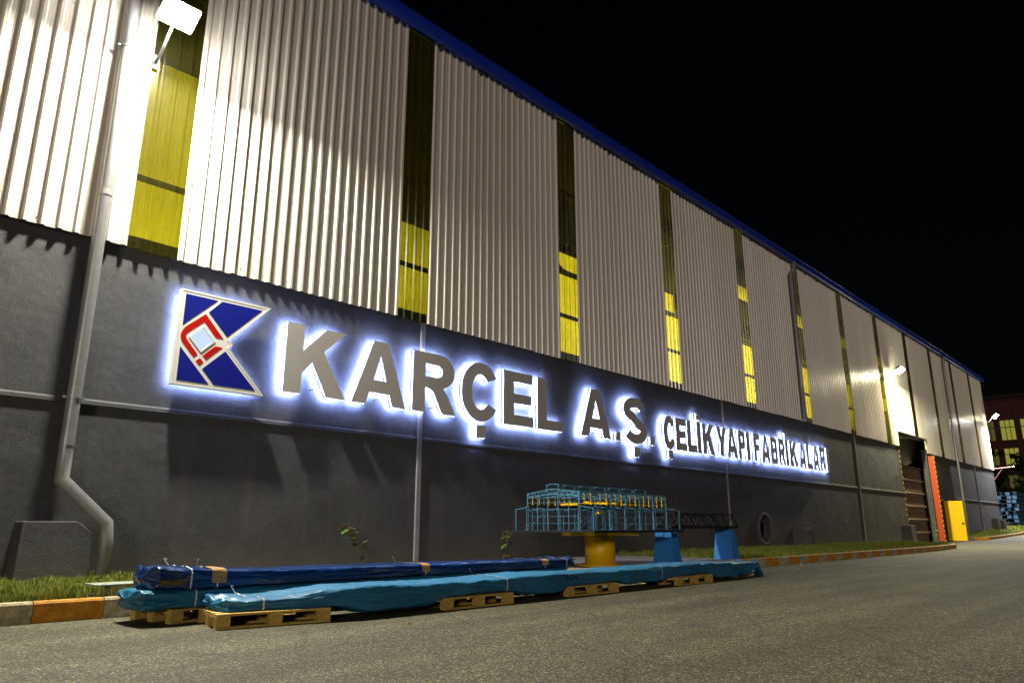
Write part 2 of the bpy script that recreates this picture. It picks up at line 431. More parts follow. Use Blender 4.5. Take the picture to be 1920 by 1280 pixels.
# stone joints fall at x = 2.46 and 3.16 (white up to 2.46, then orange)
off = (2.46 + 8) % .7
kerb_line('kerb', KL, (int((2.46+8)//.7) % 2 == 1), off)
FKL = [(59.3,-.35), (60.2,-1.05), (62.2,-1.35), (66,-1.4), (90,-1.2), (112,-1.0)]
kerb_line('kerb_far', FKL, True, 0, 1.0, zr)
b = MB()
def bank(x): return zr(x) + .2 + .30*min(1, max(0, (x-61)/6))
for i in range(21):
    x = 60 + i*2.6
    yk = -1.05 if x < 61 else -1.28
    b.v += [(x, yk+.1, zr(x)+.2), (x, .0, bank(x)), (x, 6.0, bank(x)+(.2 if x > 76 else 0))]
for i in range(20):
    for j in range(2): b.f.append((3*i+j, 3*i+3+j, 3*i+4+j, 3*i+1+j))
struct(b.build('verge_bank', mt['soil']))

def grass(name, spots, hmin, hmax, wd):
    """spots: array of (x,y,z) roots; each blade is a bent two-piece leaf"""
    rg = np.random.default_rng(3); N = len(spots); P = np.array(spots)
    an = rg.uniform(0, 2*np.pi, N); h = rg.uniform(hmin, hmax, N)*np.array([.65 + 1.1*max(0, noise.noise(Vector((p[0]*2.1, p[1]*2.1, 5)))+.25) for p in spots]); wv = wd*rg.uniform(.7, 1.3, N)
    d = np.stack([np.cos(an), np.sin(an), 0*an], 1); lean = rg.uniform(.1, .7, N)[:,None]*h[:,None]*np.stack([np.cos(an+1.3), np.sin(an+1.3), 0*an], 1)
    up = np.zeros((N,3)); up[:,2] = 1
    v = np.stack([P - d*wv[:,None]/2, P + d*wv[:,None]/2,
                  P + d*wv[:,None]*.36 + lean*.35 + up*h[:,None]*.6, P - d*wv[:,None]*.36 + lean*.35 + up*h[:,None]*.6,
                  P + lean + up*h[:,None]], 1).reshape(-1, 3)
    base = np.arange(N)*5
    q = np.stack([base, base+1, base+2, base+3], 1); t = np.stack([base+3, base+2, base+4], 1)
    me = bpy.data.meshes.new(name); me.vertices.add(len(v)); me.vertices.foreach_set('co', v.ravel())
    idx = np.concatenate([q.ravel(), t.ravel()]); me.loops.add(len(idx)); me.loops.foreach_set('vertex_index', idx.astype(np.int32))
    me.polygons.add(2*N)
    me.polygons.foreach_set('loop_start', np.concatenate([np.arange(N)*4, 4*N + np.arange(N)*3]).astype(np.int32))
    me.polygons.foreach_set('loop_total', np.concatenate([np.full(N,4), np.full(N,3)]).astype(np.int32))
    me.materials.append(mt['grass']); me.update(); me.validate()
    o = link(name, me); o['kind'] = 'stuff'; return o
rg = np.random.default_rng(1)
def scatter(n, x0, x1, zf, y0=None, y1=-.02):
    xs = rg.uniform(x0, x1, n); out = []
    for x in xs:
        a = (kerb_y(x)+.14) if y0 is None else y0
        y = a + (y1-a)*rg.random()
        if noise.noise(Vector((x*1.3, y*1.3, 0))) > .33 and rg.random() < .6: continue
        if 3.1 < x < 3.95 and -3.6 < y < -2.85: continue
        out.append((x, y, zf(x, y)))
    return out
def lab(o, label): o['label'] = label; o['category'] = 'grass'; return o
lab(grass('grass_left', scatter(62000, .2, 5.5, lambda x, y: VT-.005), .05, .13, .008), 'short rough grass between the kerb and the near downpipe')
lab(grass('grass_right', scatter(70000, 18.4, 42.2, lambda x, y: VT-.005), .05, .14, .016), 'short grass along the wall right of the model bridge')
lab(grass('grass_bank', scatter(22000, 60.3, 100, lambda x, y: zr(x)+.2 + (bank(x)-zr(x)-.2)*min(1, (y+1.2)/1.2), -1.15, 2.5), .06, .2, .03), 'strip of grass beyond the yellow door')

# ================================================================= the factory building
BX0, BX1 = -8.0, 75.0
ZS, ZT, ZL = 5.80, 13.72, 3.0
DX0, DX1, DTOP = 48.35, 54.35, 6.65
YX0, YX1, YTOP = 55.75, 56.95, 2.78
bld = empty('factory_building', (30, 0, 0))
OFF = Vector((-30, 0, 0))
def part(mb, name, mat, smooth=False, bevel=0, parent=None):
    o = mb.build(name, mat, parent or bld, smooth, None, bevel)
    if parent is None: o.location = OFF
    return o
tag(bld, 'long cream clad factory hall on dark grey rendered wall', 'factory')

# rendered lower wall with the two door openings and the round hole
HX, HZ, HR = 28.85, .93, .52
ZB = -.4
outer = [(BX0,ZB), (DX0,ZB), (DX0,ZS+.2), (DX1,ZS+.2), (DX1,ZB), (YX0,ZB), (YX0,YTOP), (YX1,YTOP), (YX1,ZB), (BX1,ZB), (BX1,ZS+.25), (DX1+.001,ZS+.25), (DX0-.001,ZS+.25), (BX0,ZS+.25)]
outer = [(BX0,ZB), (DX0,ZB), (DX0,ZS+.25), (BX0,ZS+.25)]
hole = [(HX + HR*math.cos(2*math.pi*i/40), HZ + HR*1.02*math.sin(2*math.pi*i/40)) for i in range(40)]
b = MB(); b.prism([outer, hole], 0, .3)
b.prism([[(DX1,ZB), (YX0,ZB), (YX0,YTOP), (YX1,YTOP), (YX1,ZB), (BX1,ZB), (BX1,ZS+.25), (DX1,ZS+.25)]], 0, .3)
part(b, 'rendered_wall', mt['plaster'])
# round hole: raised collar
b = MB()
for k in range(48):
    a = 2*math.pi*k/48
    for (r, y) in ((HR, .1), (HR, -.035), (HR+.05, -.05), (HR+.14, -.045), (HR+.16, .0)):
        b.v.append((HX + r*math.cos(a), y, HZ + r*math.sin(a)))
for k in range(48):
    for j in range(4): b.f.append((5*k+j, 5*((k+1)%48)+j, 5*((k+1)%48)+j+1, 5*k+j+1))
part(b, 'hole_collar', mt['plaster'], True)
b = MB().box(HX-.9, HX+.9, .45, .5, ZB, 2.2); part(b, 'hole_dark_board', mt['dark'])  # black board stands for the dark inside the hole
# horizontal ledge
for x0, x1 in ((BX0, 10.74), (10.88, 25.86), (25.95, 40.5), (40.59, DX0-.05), (DX1+.05, 67.84), (67.92, BX1)):
    b = MB(); b.hexa([(x0,-.004,ZL-.05),(x1,-.004,ZL-.05),(x1,.05,ZL-.05),(x0,.05,ZL-.05)], [(x0,-.004,ZL+.06),(x1,-.004,ZL+.06),(x1,.05,ZL+.06),(x0,.05,ZL+.06)])
    b = MB(); b.v = [(x0,-.002,ZL-.05),(x0,-.028,ZL-.035),(x0,-.024,ZL+.025),(x0,-.002,ZL+.055),(x1,-.002,ZL-.05),(x1,-.028,ZL-.035),(x1,-.024,ZL+.025),(x1,-.002,ZL+.055)]
    b.f = [(0,4,5,1),(1,5,6,2),(2,6,7,3),(0,1,2,3),(7,6,5,4)]
    part(b, 'ledge', mt['plaster'])
# vertical cover strips over the wall joints
for x, wd, mat in ((10.81, .13, 'alu'), (25.9, .075, 'zinc'), (40.54, .075, 'zinc'), (67.88, .07, 'zinc')):
    b = MB().box(x-wd/2, x+wd/2, -.05, .0, .1, ZS+.02); part(b, 'cover_strip', mt[mat], bevel=.006)
# concrete footings against the wall
def footing(x0, x1, d, h, slope, cham):
    b = MB()
    b.v = [(x0-slope,-d,-.2),(x1,-d,-.2),(x1,0,-.2),(x0-slope,0,-.2), (x0,-d*.85,h),(x1-cham,-d*.85,h),(x1,-d*.9,h-cham*.8),(x0,0,h),(x1-cham,0,h),(x1,0,h-cham*.8)]
    b.f = [(0,1,6,5,4),(3,7,8,9,2),(0,4,7,3),(1,2,9,6),(5,6,9,8),(4,5,8,7)]
    return part(b, 'footing', mt['plaster'], bevel=.015)
footing(3.02, 3.98, .5, 1.09, .04, .22)
footing(31.5, 32.5, .55, .98, .04, .05)
footing(46.8, 47.6, .6, 1.12, .0, .03)
footing(71.2, 71.9, .5, 1.75, .0, .03)
footing(73.6, 74.4, .5, 1.6, .0, .03)

# profiled cladding
PITCH = .25
def profile(x0, x1, breaks=()):
    """(x, y) points across the sheet: broad pans and narrow raised ribs, aligned to one grid"""
    pts = []
    k = math.floor(x0/PITCH) - 1
    while k*PITCH < x1 + PITCH:
        o = k*PITCH
        for dx, y in ((0,-.055), (.062,-.055), (.066,-.060), (.070,-.055), (.135,-.055), (.165,-.098), (.215,-.098), (.245,-.055)):
            pts.append((o+dx, y))
        k += 1
    out = []
    def yat(x):
        for (a, ya), (c, yc) in zip(pts, pts[1:]):
            if a <= x <= c: return ya + (yc-ya)*(x-a)/max(c-a, 1e-9)
        return -.055
    xs = sorted(set([x0, x1] + [p[0] for p in pts if x0 < p[0] < x1] + [q for q in breaks if x0 < q < x1]))
    return [(x, yat(x)) for x in xs]
def cladding(name, x0, x1, mat, zb=None, push=0):
    zb = zb or (lambda x: ZS)
    pr = profile(x0, x1, (DX0, DX1)); b = MB()
    levels = 9
    for i in range(len(pr)-1):
        (xa, ya), (xb, yb) = pr[i], pr[i+1]
        z0 = zb((xa+xb)/2)
        n = len(b.v)
        for k in range(levels+1):
            z = z0 + (ZT-z0)*k/levels
            def wob(x): return .006*noise.noise(Vector((x*.7, z*.8, 3.1))) if 0 < k else 0
            b.v += [(xa, ya+wob(xa)+push, z), (xb, yb+wob(xb)+push, z)]
        for k in range(levels): b.f.append((n+2*k, n+2*k+1, n+2*k+3, n+2*k+2))
    return part(b, name, mat)
zdoor = lambda x: DTOP if DX0 < x < DX1 else ZS - .012*math.sin(x*3.1)*.3
STR = [4.0 + 6*k for k in range(-1, 12)]
SW = .88
prev = BX0; k_ = 0
for xs in STR:
    x = prev
    while x < xs - .3:
        xe = xs if xs - x < 1.3 else math.floor((x+1.02)/PITCH)*PITCH + .12
        lowr = random.uniform(-.012, .012)
        cladding('cladding_sheet', x, xe + (.02 if xe < xs else 0), mt['sheet'], (lambda q, l=lowr: DTOP if DX0 < q < DX1 else ZS + l), push=-.0025 if k_ % 2 else 0.0)
        x = xe; k_ += 1
    cladding('translucent_panel', xs, xs+SW, mt['strip'], zdoor)
    prev = xs+SW
cladding('cladding_sheet', prev, BX1, mt['sheet'], zdoor)
# screws along the rails
b = MB()
rails = [5.93, 7.2, 8.6, 10.0, 11.3, 12.6]
x = BX0
while x < 60:
    for z in rails:
        if random.random() < .6:
            zz = z + random.uniform(-.02, .02); xx = x + .19; xx = math.floor(xx/PITCH)*PITCH + .10
            b.hexa([(xx+.011*math.cos(a), -.055, zz+.011*math.sin(a)) for a in (5,4,3,2,1,0)], [(xx+.008*math.cos(a), -.068, zz+.008*math.sin(a)) for a in (5,4,3,2,1,0)])
    x += .5
struct(part(b, 'screws', mt['darksteel']), 'stuff')
# rails behind the cladding, seen through the yellow strips
for z, h in ((5.86,.13), (7.22,.08), (8.62,.12), (11.3,.12)):
    if z < DTOP:
        for x0, x1 in ((BX0, DX0-.01), (DX1+.01, BX1)):
            part(MB().box(x0, x1, .02, .14, z-h/2, z+h/2), 'rail', mt['dark'])
    else: part(MB().box(14.0 if 8 < z < 9 else BX0, BX1, .02, .14, z-h/2, z+h/2), 'rail', mt['dark'])
# columns and diagonal braces inside
for k in range(14):
    x = 1.3 + 6*k - 6
    if DX0-.3 < x < DX1+.3: continue
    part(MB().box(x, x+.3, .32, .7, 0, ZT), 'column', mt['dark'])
for x in (15.2, 33.6, 21.2):
    part(MB().bar((x-.9,.55,9.9), (x+1.6,.55,8.9), .18), 'brace', mt['dark'])
# added backing, its heights shaping each bay's lit zone, and a near-black girder band
TOPS = [11.0, 11.6, 9.9, 10.6, 11.05, 11.25, 13.5, 13.6, 13.7, 13.6, 13.6, 13.6, 13.6]
for k, xs in enumerate(STR):
    part(MB().box(xs-2.4, xs+3.58, 3.0, 3.06, 0, TOPS[k]), 'added_glow_backing', mt['cream'])
part(MB().box(26.5, BX1-.4, 1.9, 2.2, 9.9, 11.9), 'added_dark_band', mt['dark'])
part(MB().box(BX0+.1, BX1-.4, 8.0, 8.2, 0, 16), 'dark_back_board', mt['dark'])  # added black board, keeps the view above the backing dark
part(MB().box(BX0-.05, BX0, -.04, 30, -.4, ZT+.2), 'end_wall', mt['sheet'])
part(MB().box(BX1-.3, BX1-.001, .31, 30, -.4, ZT+.2), 'end_wall', mt['sheet'])
part(MB().box(BX0, BX1, 30, 30.2, -.4, ZT+.2), 'rear_wall', mt['sheet'])
b = MB(); b.hexa([(BX0-.2,-.14,ZT+.16),(BX1+.25,-.14,ZT+.16),(BX1+.25,15,ZT+1.6),(BX0-.2,15,ZT+1.6)], [(BX0-.2,-.14,ZT+.26),(BX1+.25,-.14,ZT+.26),(BX1+.25,15,ZT+1.7),(BX0-.2,15,ZT+1.7)])
part(b, 'roof', mt['dark'])
b = MB(); b.hexa([(BX0-.2,15.01,ZT+1.6),(BX1+.25,15.01,ZT+1.6),(BX1+.25,30.4,ZT+.16),(BX0-.2,30.4,ZT+.16)], [(BX0-.2,15.01,ZT+1.7),(BX1+.25,15.01,ZT+1.7),(BX1+.25,30.4,ZT+.26),(BX0-.2,30.4,ZT+.26)])
part(b, 'roof', mt['dark'])
part(MB().box(BX0, BX1, -.045, .0, ZT-.03, ZT+.2), 'eaves_board', mt['darksteel'])
# gutter: round-bottomed trough and its joint collars
gx0, gx1 = BX0-.2, BX1+.5
b = MB(); sec = []
for i in range(13):
    a = math.pi*i/12
    sec.append((-.20 - .15*math.cos(a)*-1 if False else -.20 + .15*math.cos(a), 13.80 - .14*math.sin(a)))
sec = [(-.05, 13.95)] + sec + [(-.35, 13.95), (-.375, 13.965), (-.375, 13.945)]
for x in (gx0, gx1):
    for y, z in sec: b.v.append((x, y, z))
n = len(sec)
for i in range(n-1): b.f.append((i, i+1, n+i+1, n+i))
b.f.append(tuple(range(n))); b.f.append(tuple(reversed(range(n, 2*n))))
gut = part(b, 'gutter', mt['gutter'])
b = MB()
for x in (-.05, .05):
    for i in range(15):
        a = math.pi*i/14; b.v.append((x, -.20 + .157*math.cos(a), 13.80 - .147*math.sin(a)))
    b.v.append((x, -.357, 13.972)); b.v.append((x, -.2, 13.972))
for i in range(16): b.f.append((i, i+1, 17+i+1, 17+i))
b.f.append(tuple(range(17))); b.f.append(tuple(reversed(range(17, 34))))
cm = b.mesh('gutter_collar', mt['gutter'])
for k in range(22):
    for d in (0,):
        link('gutter_collar', cm, gut, (-4 + 3.1*k, 0, 0))
bk = MB().bar((0,-.04,13.55), (0,-.2,13.66), .05, .03).mesh('gutter_bracket', mt['darksteel'])
for k in range(48): link('gutter_bracket', bk, gut, (-6 + 1.55*k, 0, 0))

# downpipes
def pipe(path, r, bands, mat='zinc', jt=()):
    b = MB().tube(path, r, 18); o = part(b, 'downpipe', mt[mat], True)
    for (x, y, z, ax) in bands:
        bb = MB().tube([(x,y,z-.02),(x,y,z+.02)], r+.012, 18)
        bb.box(x-r-.06, x-r-.008, y-.012, y+.012, z-.018, z+.018); bb.box(x+r+.008, x+r+.06, y-.012, y+.012, z-.018, z+.018)
        bb.box(x-.014, x+.014, y+r, 0.02 if z < ZS else -.04, z-.012, z+.012)
        bb.build('pipe_clip', mt['zinc'], o)
    for (x, y, z) in jt:
        MB().tube([(x,y,z-.05),(x,y,z+.05)], r+.006, 18).build('pipe_sleeve', mt[mat], o)
    return o
pipe([(3.5,-.28,13.7),(3.48,-.28,13.45),(3.5,-.21,13.2),(3.5,-.21,2.2),(3.5,-.21,1.72),(4.16,-.42,1.06),(4.2,-.42,.75),(4.2,-.42,.12)], .105,
     [(3.5,-.21,9.5,0),(3.5,-.21,3.02,0)], jt=[(3.5,-.21,6.6),(3.5,-.21,2.3),(3.5,-.21,12.2)])
pipe([(33.95,-.28,13.7),(33.95,-.28,13.4),(33.6,-.2,12.95),(33.6,-.2,7.6),(33.6,-.2,5.9)], .10, [(33.6,-.2,10,0)])
pipe([(61.9,-.25,13.7),(61.9,-.25,13.4),(61.75,-.2,13.0),(61.75,-.2,3.0),(61.75,-.2,.3)], .09, [(61.75,-.2,9,0),(61.75,-.2,4,0)])

# big gateway: recessed slatted door, black boards for the dark interior, open orange leaf with hazard edge
dr = part(MB().box(DX0-.3, DX1+.3, 1.6, 1.65, 0, 8).box(DX1+.001, DX1+.05, .301, 1.6, 0, 8).box(DX0-.05, DX0-.001, .301, 1.6, 0, 8).box(DX0, DX1, .301, 1.6, DTOP+.2, DTOP+.25), 'gateway_dark_boards', mt['dark'])
z = -.05; k = 0
while z < 4.3:
    b = MB().box(DX0+.02, DX1-.02, .52, .58, z, z+.70)
    b.hexa([(DX0+.02,.40,z+.70),(DX1-.02,.40,z+.70),(DX1-.02,.58,z+.70),(DX0+.02,.58,z+.70)], [(DX0+.02,.44,z+.80),(DX1-.02,.44,z+.80),(DX1-.02,.58,z+.80),(DX0+.02,.58,z+.80)])
    for q in range(15):
        xx = DX0+.25 + q*.38
        b.box(xx, xx+.06, .495, .52, z+.02, z+.69)
    part(b, 'door_section', mt['brown']); z += .81; k += 1
part(MB().box(DX0-.06, DX1+.06, -.13, .3, DTOP-.02, DTOP+.07), 'gateway_header', mt['darksteel'])
def hazard():
    m = M('hazard tape', (.7,.45,.01), rough=.5); n = m.node_tree.nodes; L = m.node_tree.links
    tc = n.new('ShaderNodeTexCoord'); wv = n.new('ShaderNodeTexWave'); wv.bands_direction = 'Z'; wv.inputs['Scale'].default_value = 1.0
    L.new(tc.outputs['Object'], wv.inputs['Vector']); r = n.new('ShaderNodeValToRGB'); r.color_ramp.interpolation = 'CONSTANT'
    r.color_ramp.elements[0].color = (.02,.02,.02,1); r.color_ramp.elements[1].position = .5; r.color_ramp.elements[1].color = (.70,.38,.01,1)
    L.new(wv.outputs['Fac'], r.inputs['Fac']); L.new(r.outputs['Color'], n['Principled BSDF'].inputs['Base Color']); return m
mt['hazard'] = hazard()
part(MB().box(DX0-.05, DX0-.0, -.02, .0, .2, ZS+.0), 'hazard_strip', mt['hazard'])
gl = part(MB().box(DX1+.02, DX1+.10, -.40, -.06, .12, 5.6), 'gate_leaf', mt['orange'])
for y in (-.32, -.2, -.12):
    MB().box(DX1-.01, DX1+.022, y-.02, y+.02, .14, 5.58).build('leaf_rib', mt['orange'], gl)
MB().box(DX1+.0, DX1+.11, -.43, -.401, .12, 5.6).build('edge_tape', mt['hazard'], gl)

# small yellow door standing open at right angles to the wall
fr = part(MB().box(YX0-.06, YX0, -.03, .3, .05, YTOP+.06).box(YX0, YX1, -.03, .3, YTOP, YTOP+.06), 'door_frame', mt['yellow'])
part(MB().box(YX0-.3, YX1+.3, 1.2, 1.25, 0, 3).box(YX1+.001, YX1+.05, .301, 1.2, 0, 3), 'doorway_dark_boards', mt['dark'])  # black boards stand for the dark inside the doorway
yl = part(MB().box(YX1-.02, YX1+.04, -1.12, -.03, .14, YTOP-.04), 'door', mt['yellow'], bevel=.006)
MB().box(YX1-.06, YX1-.02, -1.08, -.93, 1.22, 1.30).build('handle', mt['black'], yl)
MB().box(YX1-.026, YX1-.021, -.17, -.155, .2, 2.7).build('door_seam', mt['darksteel'], yl)

# hall lamps in front of the inner backing (below the strips' sill, so hidden from the yard)
for k, xs in enumerate(STR):
    l = bpy.data.lights.new('hall_lamp', 'AREA'); l.shape = 'RECTANGLE'; l.size = 3.4; l.size_y = .5
    l.energy = [40, 330, 130, 130, 1300, 1300, 1200, 950, 620, 460, 360, 300, 260][k]; l.spread = R(120)
    l.color = (1, .95, .55)
    lo = bpy.data.objects.new('hall_lamp', l); COL.objects.link(lo)
    lo.location = (xs+.9, 1.2, 5.1)
    lo.rotation_euler = Vector((0, -1.8, -3.9)).to_track_quat('Z', 'Y').to_euler()
    lo.parent = bld; lo.location.x -= 30

# ================================================================= floodlights
def floodlight(label, x, z, y, power, col, tilt, lens):
    root = empty('floodlight', (x, 0, z))
    tag(root, label, 'floodlight', 'floodlights on brackets along the wall')
    MB().box(-.07, .07, -.115, -.095, -.72, -.42).build('wall_plate', mt['housing'], root)
    MB().tube([(0,-.11,-.58), (0,-.35,-.50), (0,y+.12,-.02)], .028, 10).build('arm', mt['zinc'], root, True)
    h = empty('head', (0, y, 0)); h.parent = root; h.rotation_euler = (-tilt, 0, 0)
    b = MB(); b.hexa([(-.315,-.235,.0),(.315,-.235,.0),(.315,.235,.0),(-.315,.235,.0)], [(-.24,-.16,.13),(.24,-.16,.13),(.24,.16,.13),(-.24,.16,.13)])
    b.build('housing', mt['housing'], h, bevel=.01)
    for i in range(7): MB().box(-.2+i*.065, -.19+i*.065, -.15, .15, .132, .18).build('cooling_fin', mt['housing'], h)
    b = MB().hexa([(-.29,-.21,-.12),(.29,-.21,-.12),(.29,.21,-.12),(-.29,.21,-.12)], [(-.31,-.23,-.004),(.31,-.23,-.004),(.31,.23,-.004),(-.31,.23,-.004)]); b.build('lens', mt[lens], h)
    l = bpy.data.lights.new('flood_beam', 'AREA'); l.energy = power; l.color = col; l.shape = 'RECTANGLE'; l.size = .42; l.size_y = .28
    lo = link('flood_beam', l, h, (0, 0, -.128))
    return root
floodlight('dazzling white floodlight on the cladding above the blue emblem', 4.03, 10.1, -1.0, FLOOD1, (1, .96, .80), R(30), 'lamp')
floodlight('yellowish floodlight on the cladding above the big gateway', 47.75, 10.35, -.78, FLOOD2, (1, .92, .56), R(34), 'lampyellow')
floodlight('small white floodlight at the far corner of the factory', 74.4, 10.4, -.9, FLOOD3, (.95, .94, 1.0), R(42), 'lampyellow')

# ================================================================= sign: emblem and back-lit letters
SY0, SY1, SYB = -.22, -.12, -.182     # face, back edge of the return, recessed led plate
ex, ez, es = 4.965, 3.46, 1.77
def EP(l): return [(ex + p[0]*es, ez + p[1]*es) for p in l]
def P0(l, cx, cz): return [(p[0]-cx, p[1]-cz) for p in l]
em = empty('emblem_sign', (ex + es/2, 0, ez))
tag(em, 'square back-lit emblem with blue panels and red angular mark, left of the letters', 'sign')
def epart(name, loops, y0, y1, mat, **k):
    o = MB().prism([EP(l) for l in loops], y0, y1, **k).build(name, mat, em); o.location = (-(ex+es/2), 0, -ez); return o
EO = [(0,0),(1,0),(.556,.455),(.597,.499),(.556,.545),(1,1),(0,1)]
SQ = [(.266,.381),(.388,.505),(.266,.632),(.143,.506)]
def inset(l, d):
    out = []; n = len(l)
    for i in range(n):
        p0, p1, p2 = Vector(l[i-1]), Vector(l[i]), Vector(l[(i+1)%n])
        a = (p1-p0).normalized(); c = (p2-p1).normalized()
        na, nc = Vector((-a.y, a.x)), Vector((-c.y, c.x))
        bi = (na+nc); k = 1 + na.dot(nc)
        bi = bi/k if k > .3 else bi/.3
        out.append(tuple(p1 + bi*d))
    return out
ein = inset(EO, .018)
epart('frame_rim', [EO, ein], SY0-.004, SY1, mt['logowhite'])
epart('front_panel', [ein, SQ], SY0, SY0+.03, mt['logowhite'])
for l in ([(.05,.953),(.05,.619),(.387,.953)], [(.437,.953),(.305,.805),(.526,.577),(.894,.953)], [(.05,.392),(.05,.045),(.38,.045)], [(.523,.42),(.297,.195),(.435,.045),(.895,.045)]):
    epart('blue_panel', [l], SY0-.004, SY0+.002, mt['logoblue'])
epart('red_mark', [[(.275,.78),(.081,.604),(.056,.565),(.042,.52),(.045,.48),(.064,.442),(.197,.302),(.234,.337),(.111,.474),(.098,.50),(.098,.53),(.122,.562),(.269,.695),(.405,.549),(.488,.549)]], SY0-.004, SY0+.002, mt['logored'])
epart('red_mark', [[(.407,.455),(.287,.333),(.328,.296),(.487,.455)]], SY0-.004, SY0+.002, mt['logored'])
epart('red_mark', [[(.264,.305),(.221,.267),(.262,.226),(.302,.264)]], SY0-.004, SY0+.002, mt['logored'])
epart('window_rim', [inset(SQ, -.012), SQ], SY0-.008, SY0+.001, mt['logowhite'])
epart('lit_window', [SQ], SYB-.009, SYB-.007, mt['ledsoft'])
epart('back_light', [inset(EO, .03), inset(EO, .10)], SYB, SYB+.004, mt['led'])
epart('back_plate', [inset(EO, .02)], SYB-.005, SYB-.001, mt['letterside'])
for p in ((.1,.1),(.1,.9),(.8,.06),(.8,.94)):
    x, z = EP([p])[0]
    o = MB().tube([(x,SYB,z),(x,0.02,z)], .012, 8).build('spacer', mt['darksteel'], em); o.location = (-(ex+es/2), 0, -ez)

def arc(cx, cz, rx, rz, a0, a1, n=14):
    return [(cx + rx*math.cos(R(a0+(a1-a0)*i/n)), cz + rz*math.sin(R(a0+(a1-a0)*i/n))) for i in range(n+1)]
def stroke(pts, hw):
    l, r = [], []
    n = len(pts)
    for i, p in enumerate(pts):
        a = Vector(pts[max(0,i-1)]); c = Vector(pts[min(n-1,i+1)]); d = (c-a).normalized(); nn = Vector((-d.y, d.x))
        h = hw[i] if isinstance(hw, list) else hw
        l.append((p[0]+nn.x*h[0], p[1]+nn.y*h[1])); r.append((p[0]-nn.x*h[0], p[1]-nn.y*h[1]))
    return l + r[::-1]
def glyph(c):
    s = .28; t = .185
    if c == 'K': return [[[(0,0),(s,0),(s,.30),(.43,.47),(.70,0),(1.03,0),(.62,.66),(.99,1),(.64,1),(s,.63),(s,1),(0,1)]]]
    if c == 'A': return [[[(0,0),(.255,0),(.315,.185),(.685,.185),(.745,0),(1,0),(.64,1),(.36,1)], [(.385,.385),(.5,.76),(.615,.385)]]]
    if c == 'R': return [[[(0,0),(s,0),(s,.41),(.36,.41),(.46,.36),(.68,0),(1.0,0),(.80,.32),(.70,.43)] + arc(.60,.715,.36,.285,-62,90) + [(0,1)],
                          [(s,.60),(s,.81)] + arc(.53,.705,.14,.105,90,-90)]]
    if c == 'P': return [[[(0,0),(s+.06,0),(s+.06,.38)] + arc(.55,.69,.45,.31,-90,90) + [(0,1)], [(s+.06,.57),(s+.06,.82)] + arc(.52,.695,.14,.125,90,-90)]]
    if c == 'B': return [[[(0,0)] + arc(.60,.285,.40,.285,-90,62) + arc(.58,.75,.36,.25,-50,90) + [(0,1)],
                          [(s,.17),(s,.42)] + arc(.56,.295,.14,.125,90,-90), [(s,.60),(s,.83)] + arc(.54,.715,.12,.115,90,-90)]]
    if c == 'E': return [[[(0,0),(1,0),(1,t+.01),(.34,t+.01),(.34,.41),(.93,.41),(.93,.59),(.34,.59),(.34,.81),(.97,.81),(.97,1),(0,1)]]]
    if c == 'F': return [[[(0,0),(.34,0),(.34,.40),(.9,.40),(.9,.59),(.34,.59),(.34,.81),(1,.81),(1,1),(0,1)]]]
    if c == 'L': return [[[(0,0),(1,0),(1,.195),(.37,.195),(.37,1),(0,1)]]]
    if c == 'I': return [[[(0,0),(1,0),(1,1),(0,1)]]]
    if c == 'Y': return [[[(.36,0),(.64,0),(.64,.40),(1,1),(.70,1),(.5,.62),(.30,1),(0,1),(.36,.40)]]]
    if c == 'C': return [[arc(.50,.5,.50,.525,32,328,40) + [(.70,.305)] + arc(.50,.5,.225,.315,-42,-318,30) + [(.70,.70)]]]
    if c == 'S':
        top = arc(.50,.735,.335,.165,18,270-18,18); bot = arc(.50,.265,.345,.175,90-18,-160,18)
        return [[stroke(top + bot, [(.155,.108)]*(len(top)+len(bot)))]]
    if c == '.': return [[[(0,0),(1,0),(1,1),(0,1)]]]
def letter(c, x0, x1, z0, h, label, mark=None):
    root = empty('sign_letter' if c != '.' else 'sign_dot', ((x0+x1)/2, 0, z0))
    tag(root, label, 'letter' if c != '.' else 'dot', 'back-lit letters of the wall sign')
    wd = x1-x0
    def put(loops, pname):
        L2 = [[((p[0]-.5)*wd, p[1]*h) for p in l] for l in loops]
        if h < 1.2 and c != '.':
            def area(l): return sum(l[i-1][0]*l[i][1]-l[i][0]*l[i-1][1] for i in range(len(l)))
            def clean(l): return [p for i, p in enumerate(l) if (Vector(p)-Vector(l[i-1])).length > 1e-4]
            L2 = [clean(l) for l in L2]
            L2 = [inset(l if area(l) > 0 else l[::-1], -.024 if q == 0 else .014) for q, l in enumerate(L2)]
        rr = MB().prism(L2, SY0+.004, SY1, caps=False).build(pname + 'return' if pname else 'return', mt['letterside'], root)
        fix(MB().prism(L2, SY0, SY0+.003).build(pname + 'face' if pname else 'face', mt['letter'], root))
        MB().prism(L2, SYB, SYB+.004).build(pname + 'back_light' if pname else 'back_light', mt['led'], root)
    for loops in glyph(c): put(loops, '')
    if mark == 'below':
        a = .17*1.45/h*0 + .125*1.45/ h * h/1.45   # side as a share of the cap height
        mw = .33/wd*(h/1.45); c0 = .52
        put([[(c0-mw/2,-.305),(c0+mw/2,-.305),(c0+mw/2,-.085),(c0-mw/2,-.085)]], 'mark_')
    if mark == 'above': put([[(0,1.10),(1,1.10),(1,1.28),(0,1.28)]], 'mark_')
    xm = 0
    MB().tube([(xm,SYB,.1*h),(xm,.02,.1*h)], .01, 6).build('spacer', mt['darksteel'], root)
    return root
BIG, SML = (3.605, 1.445), (3.60, 1.07)
B_ = 'large back-lit grey letter '
letter('K', 7.12, 8.55, *BIG, B_+'K, first letter right of the blue and red emblem')
letter('A', 8.73, 10.2, *BIG, B_+'A, directly right of the large K')
letter('R', 10.39, 11.75, *BIG, B_+'R, in front of the pale vertical cover strip')
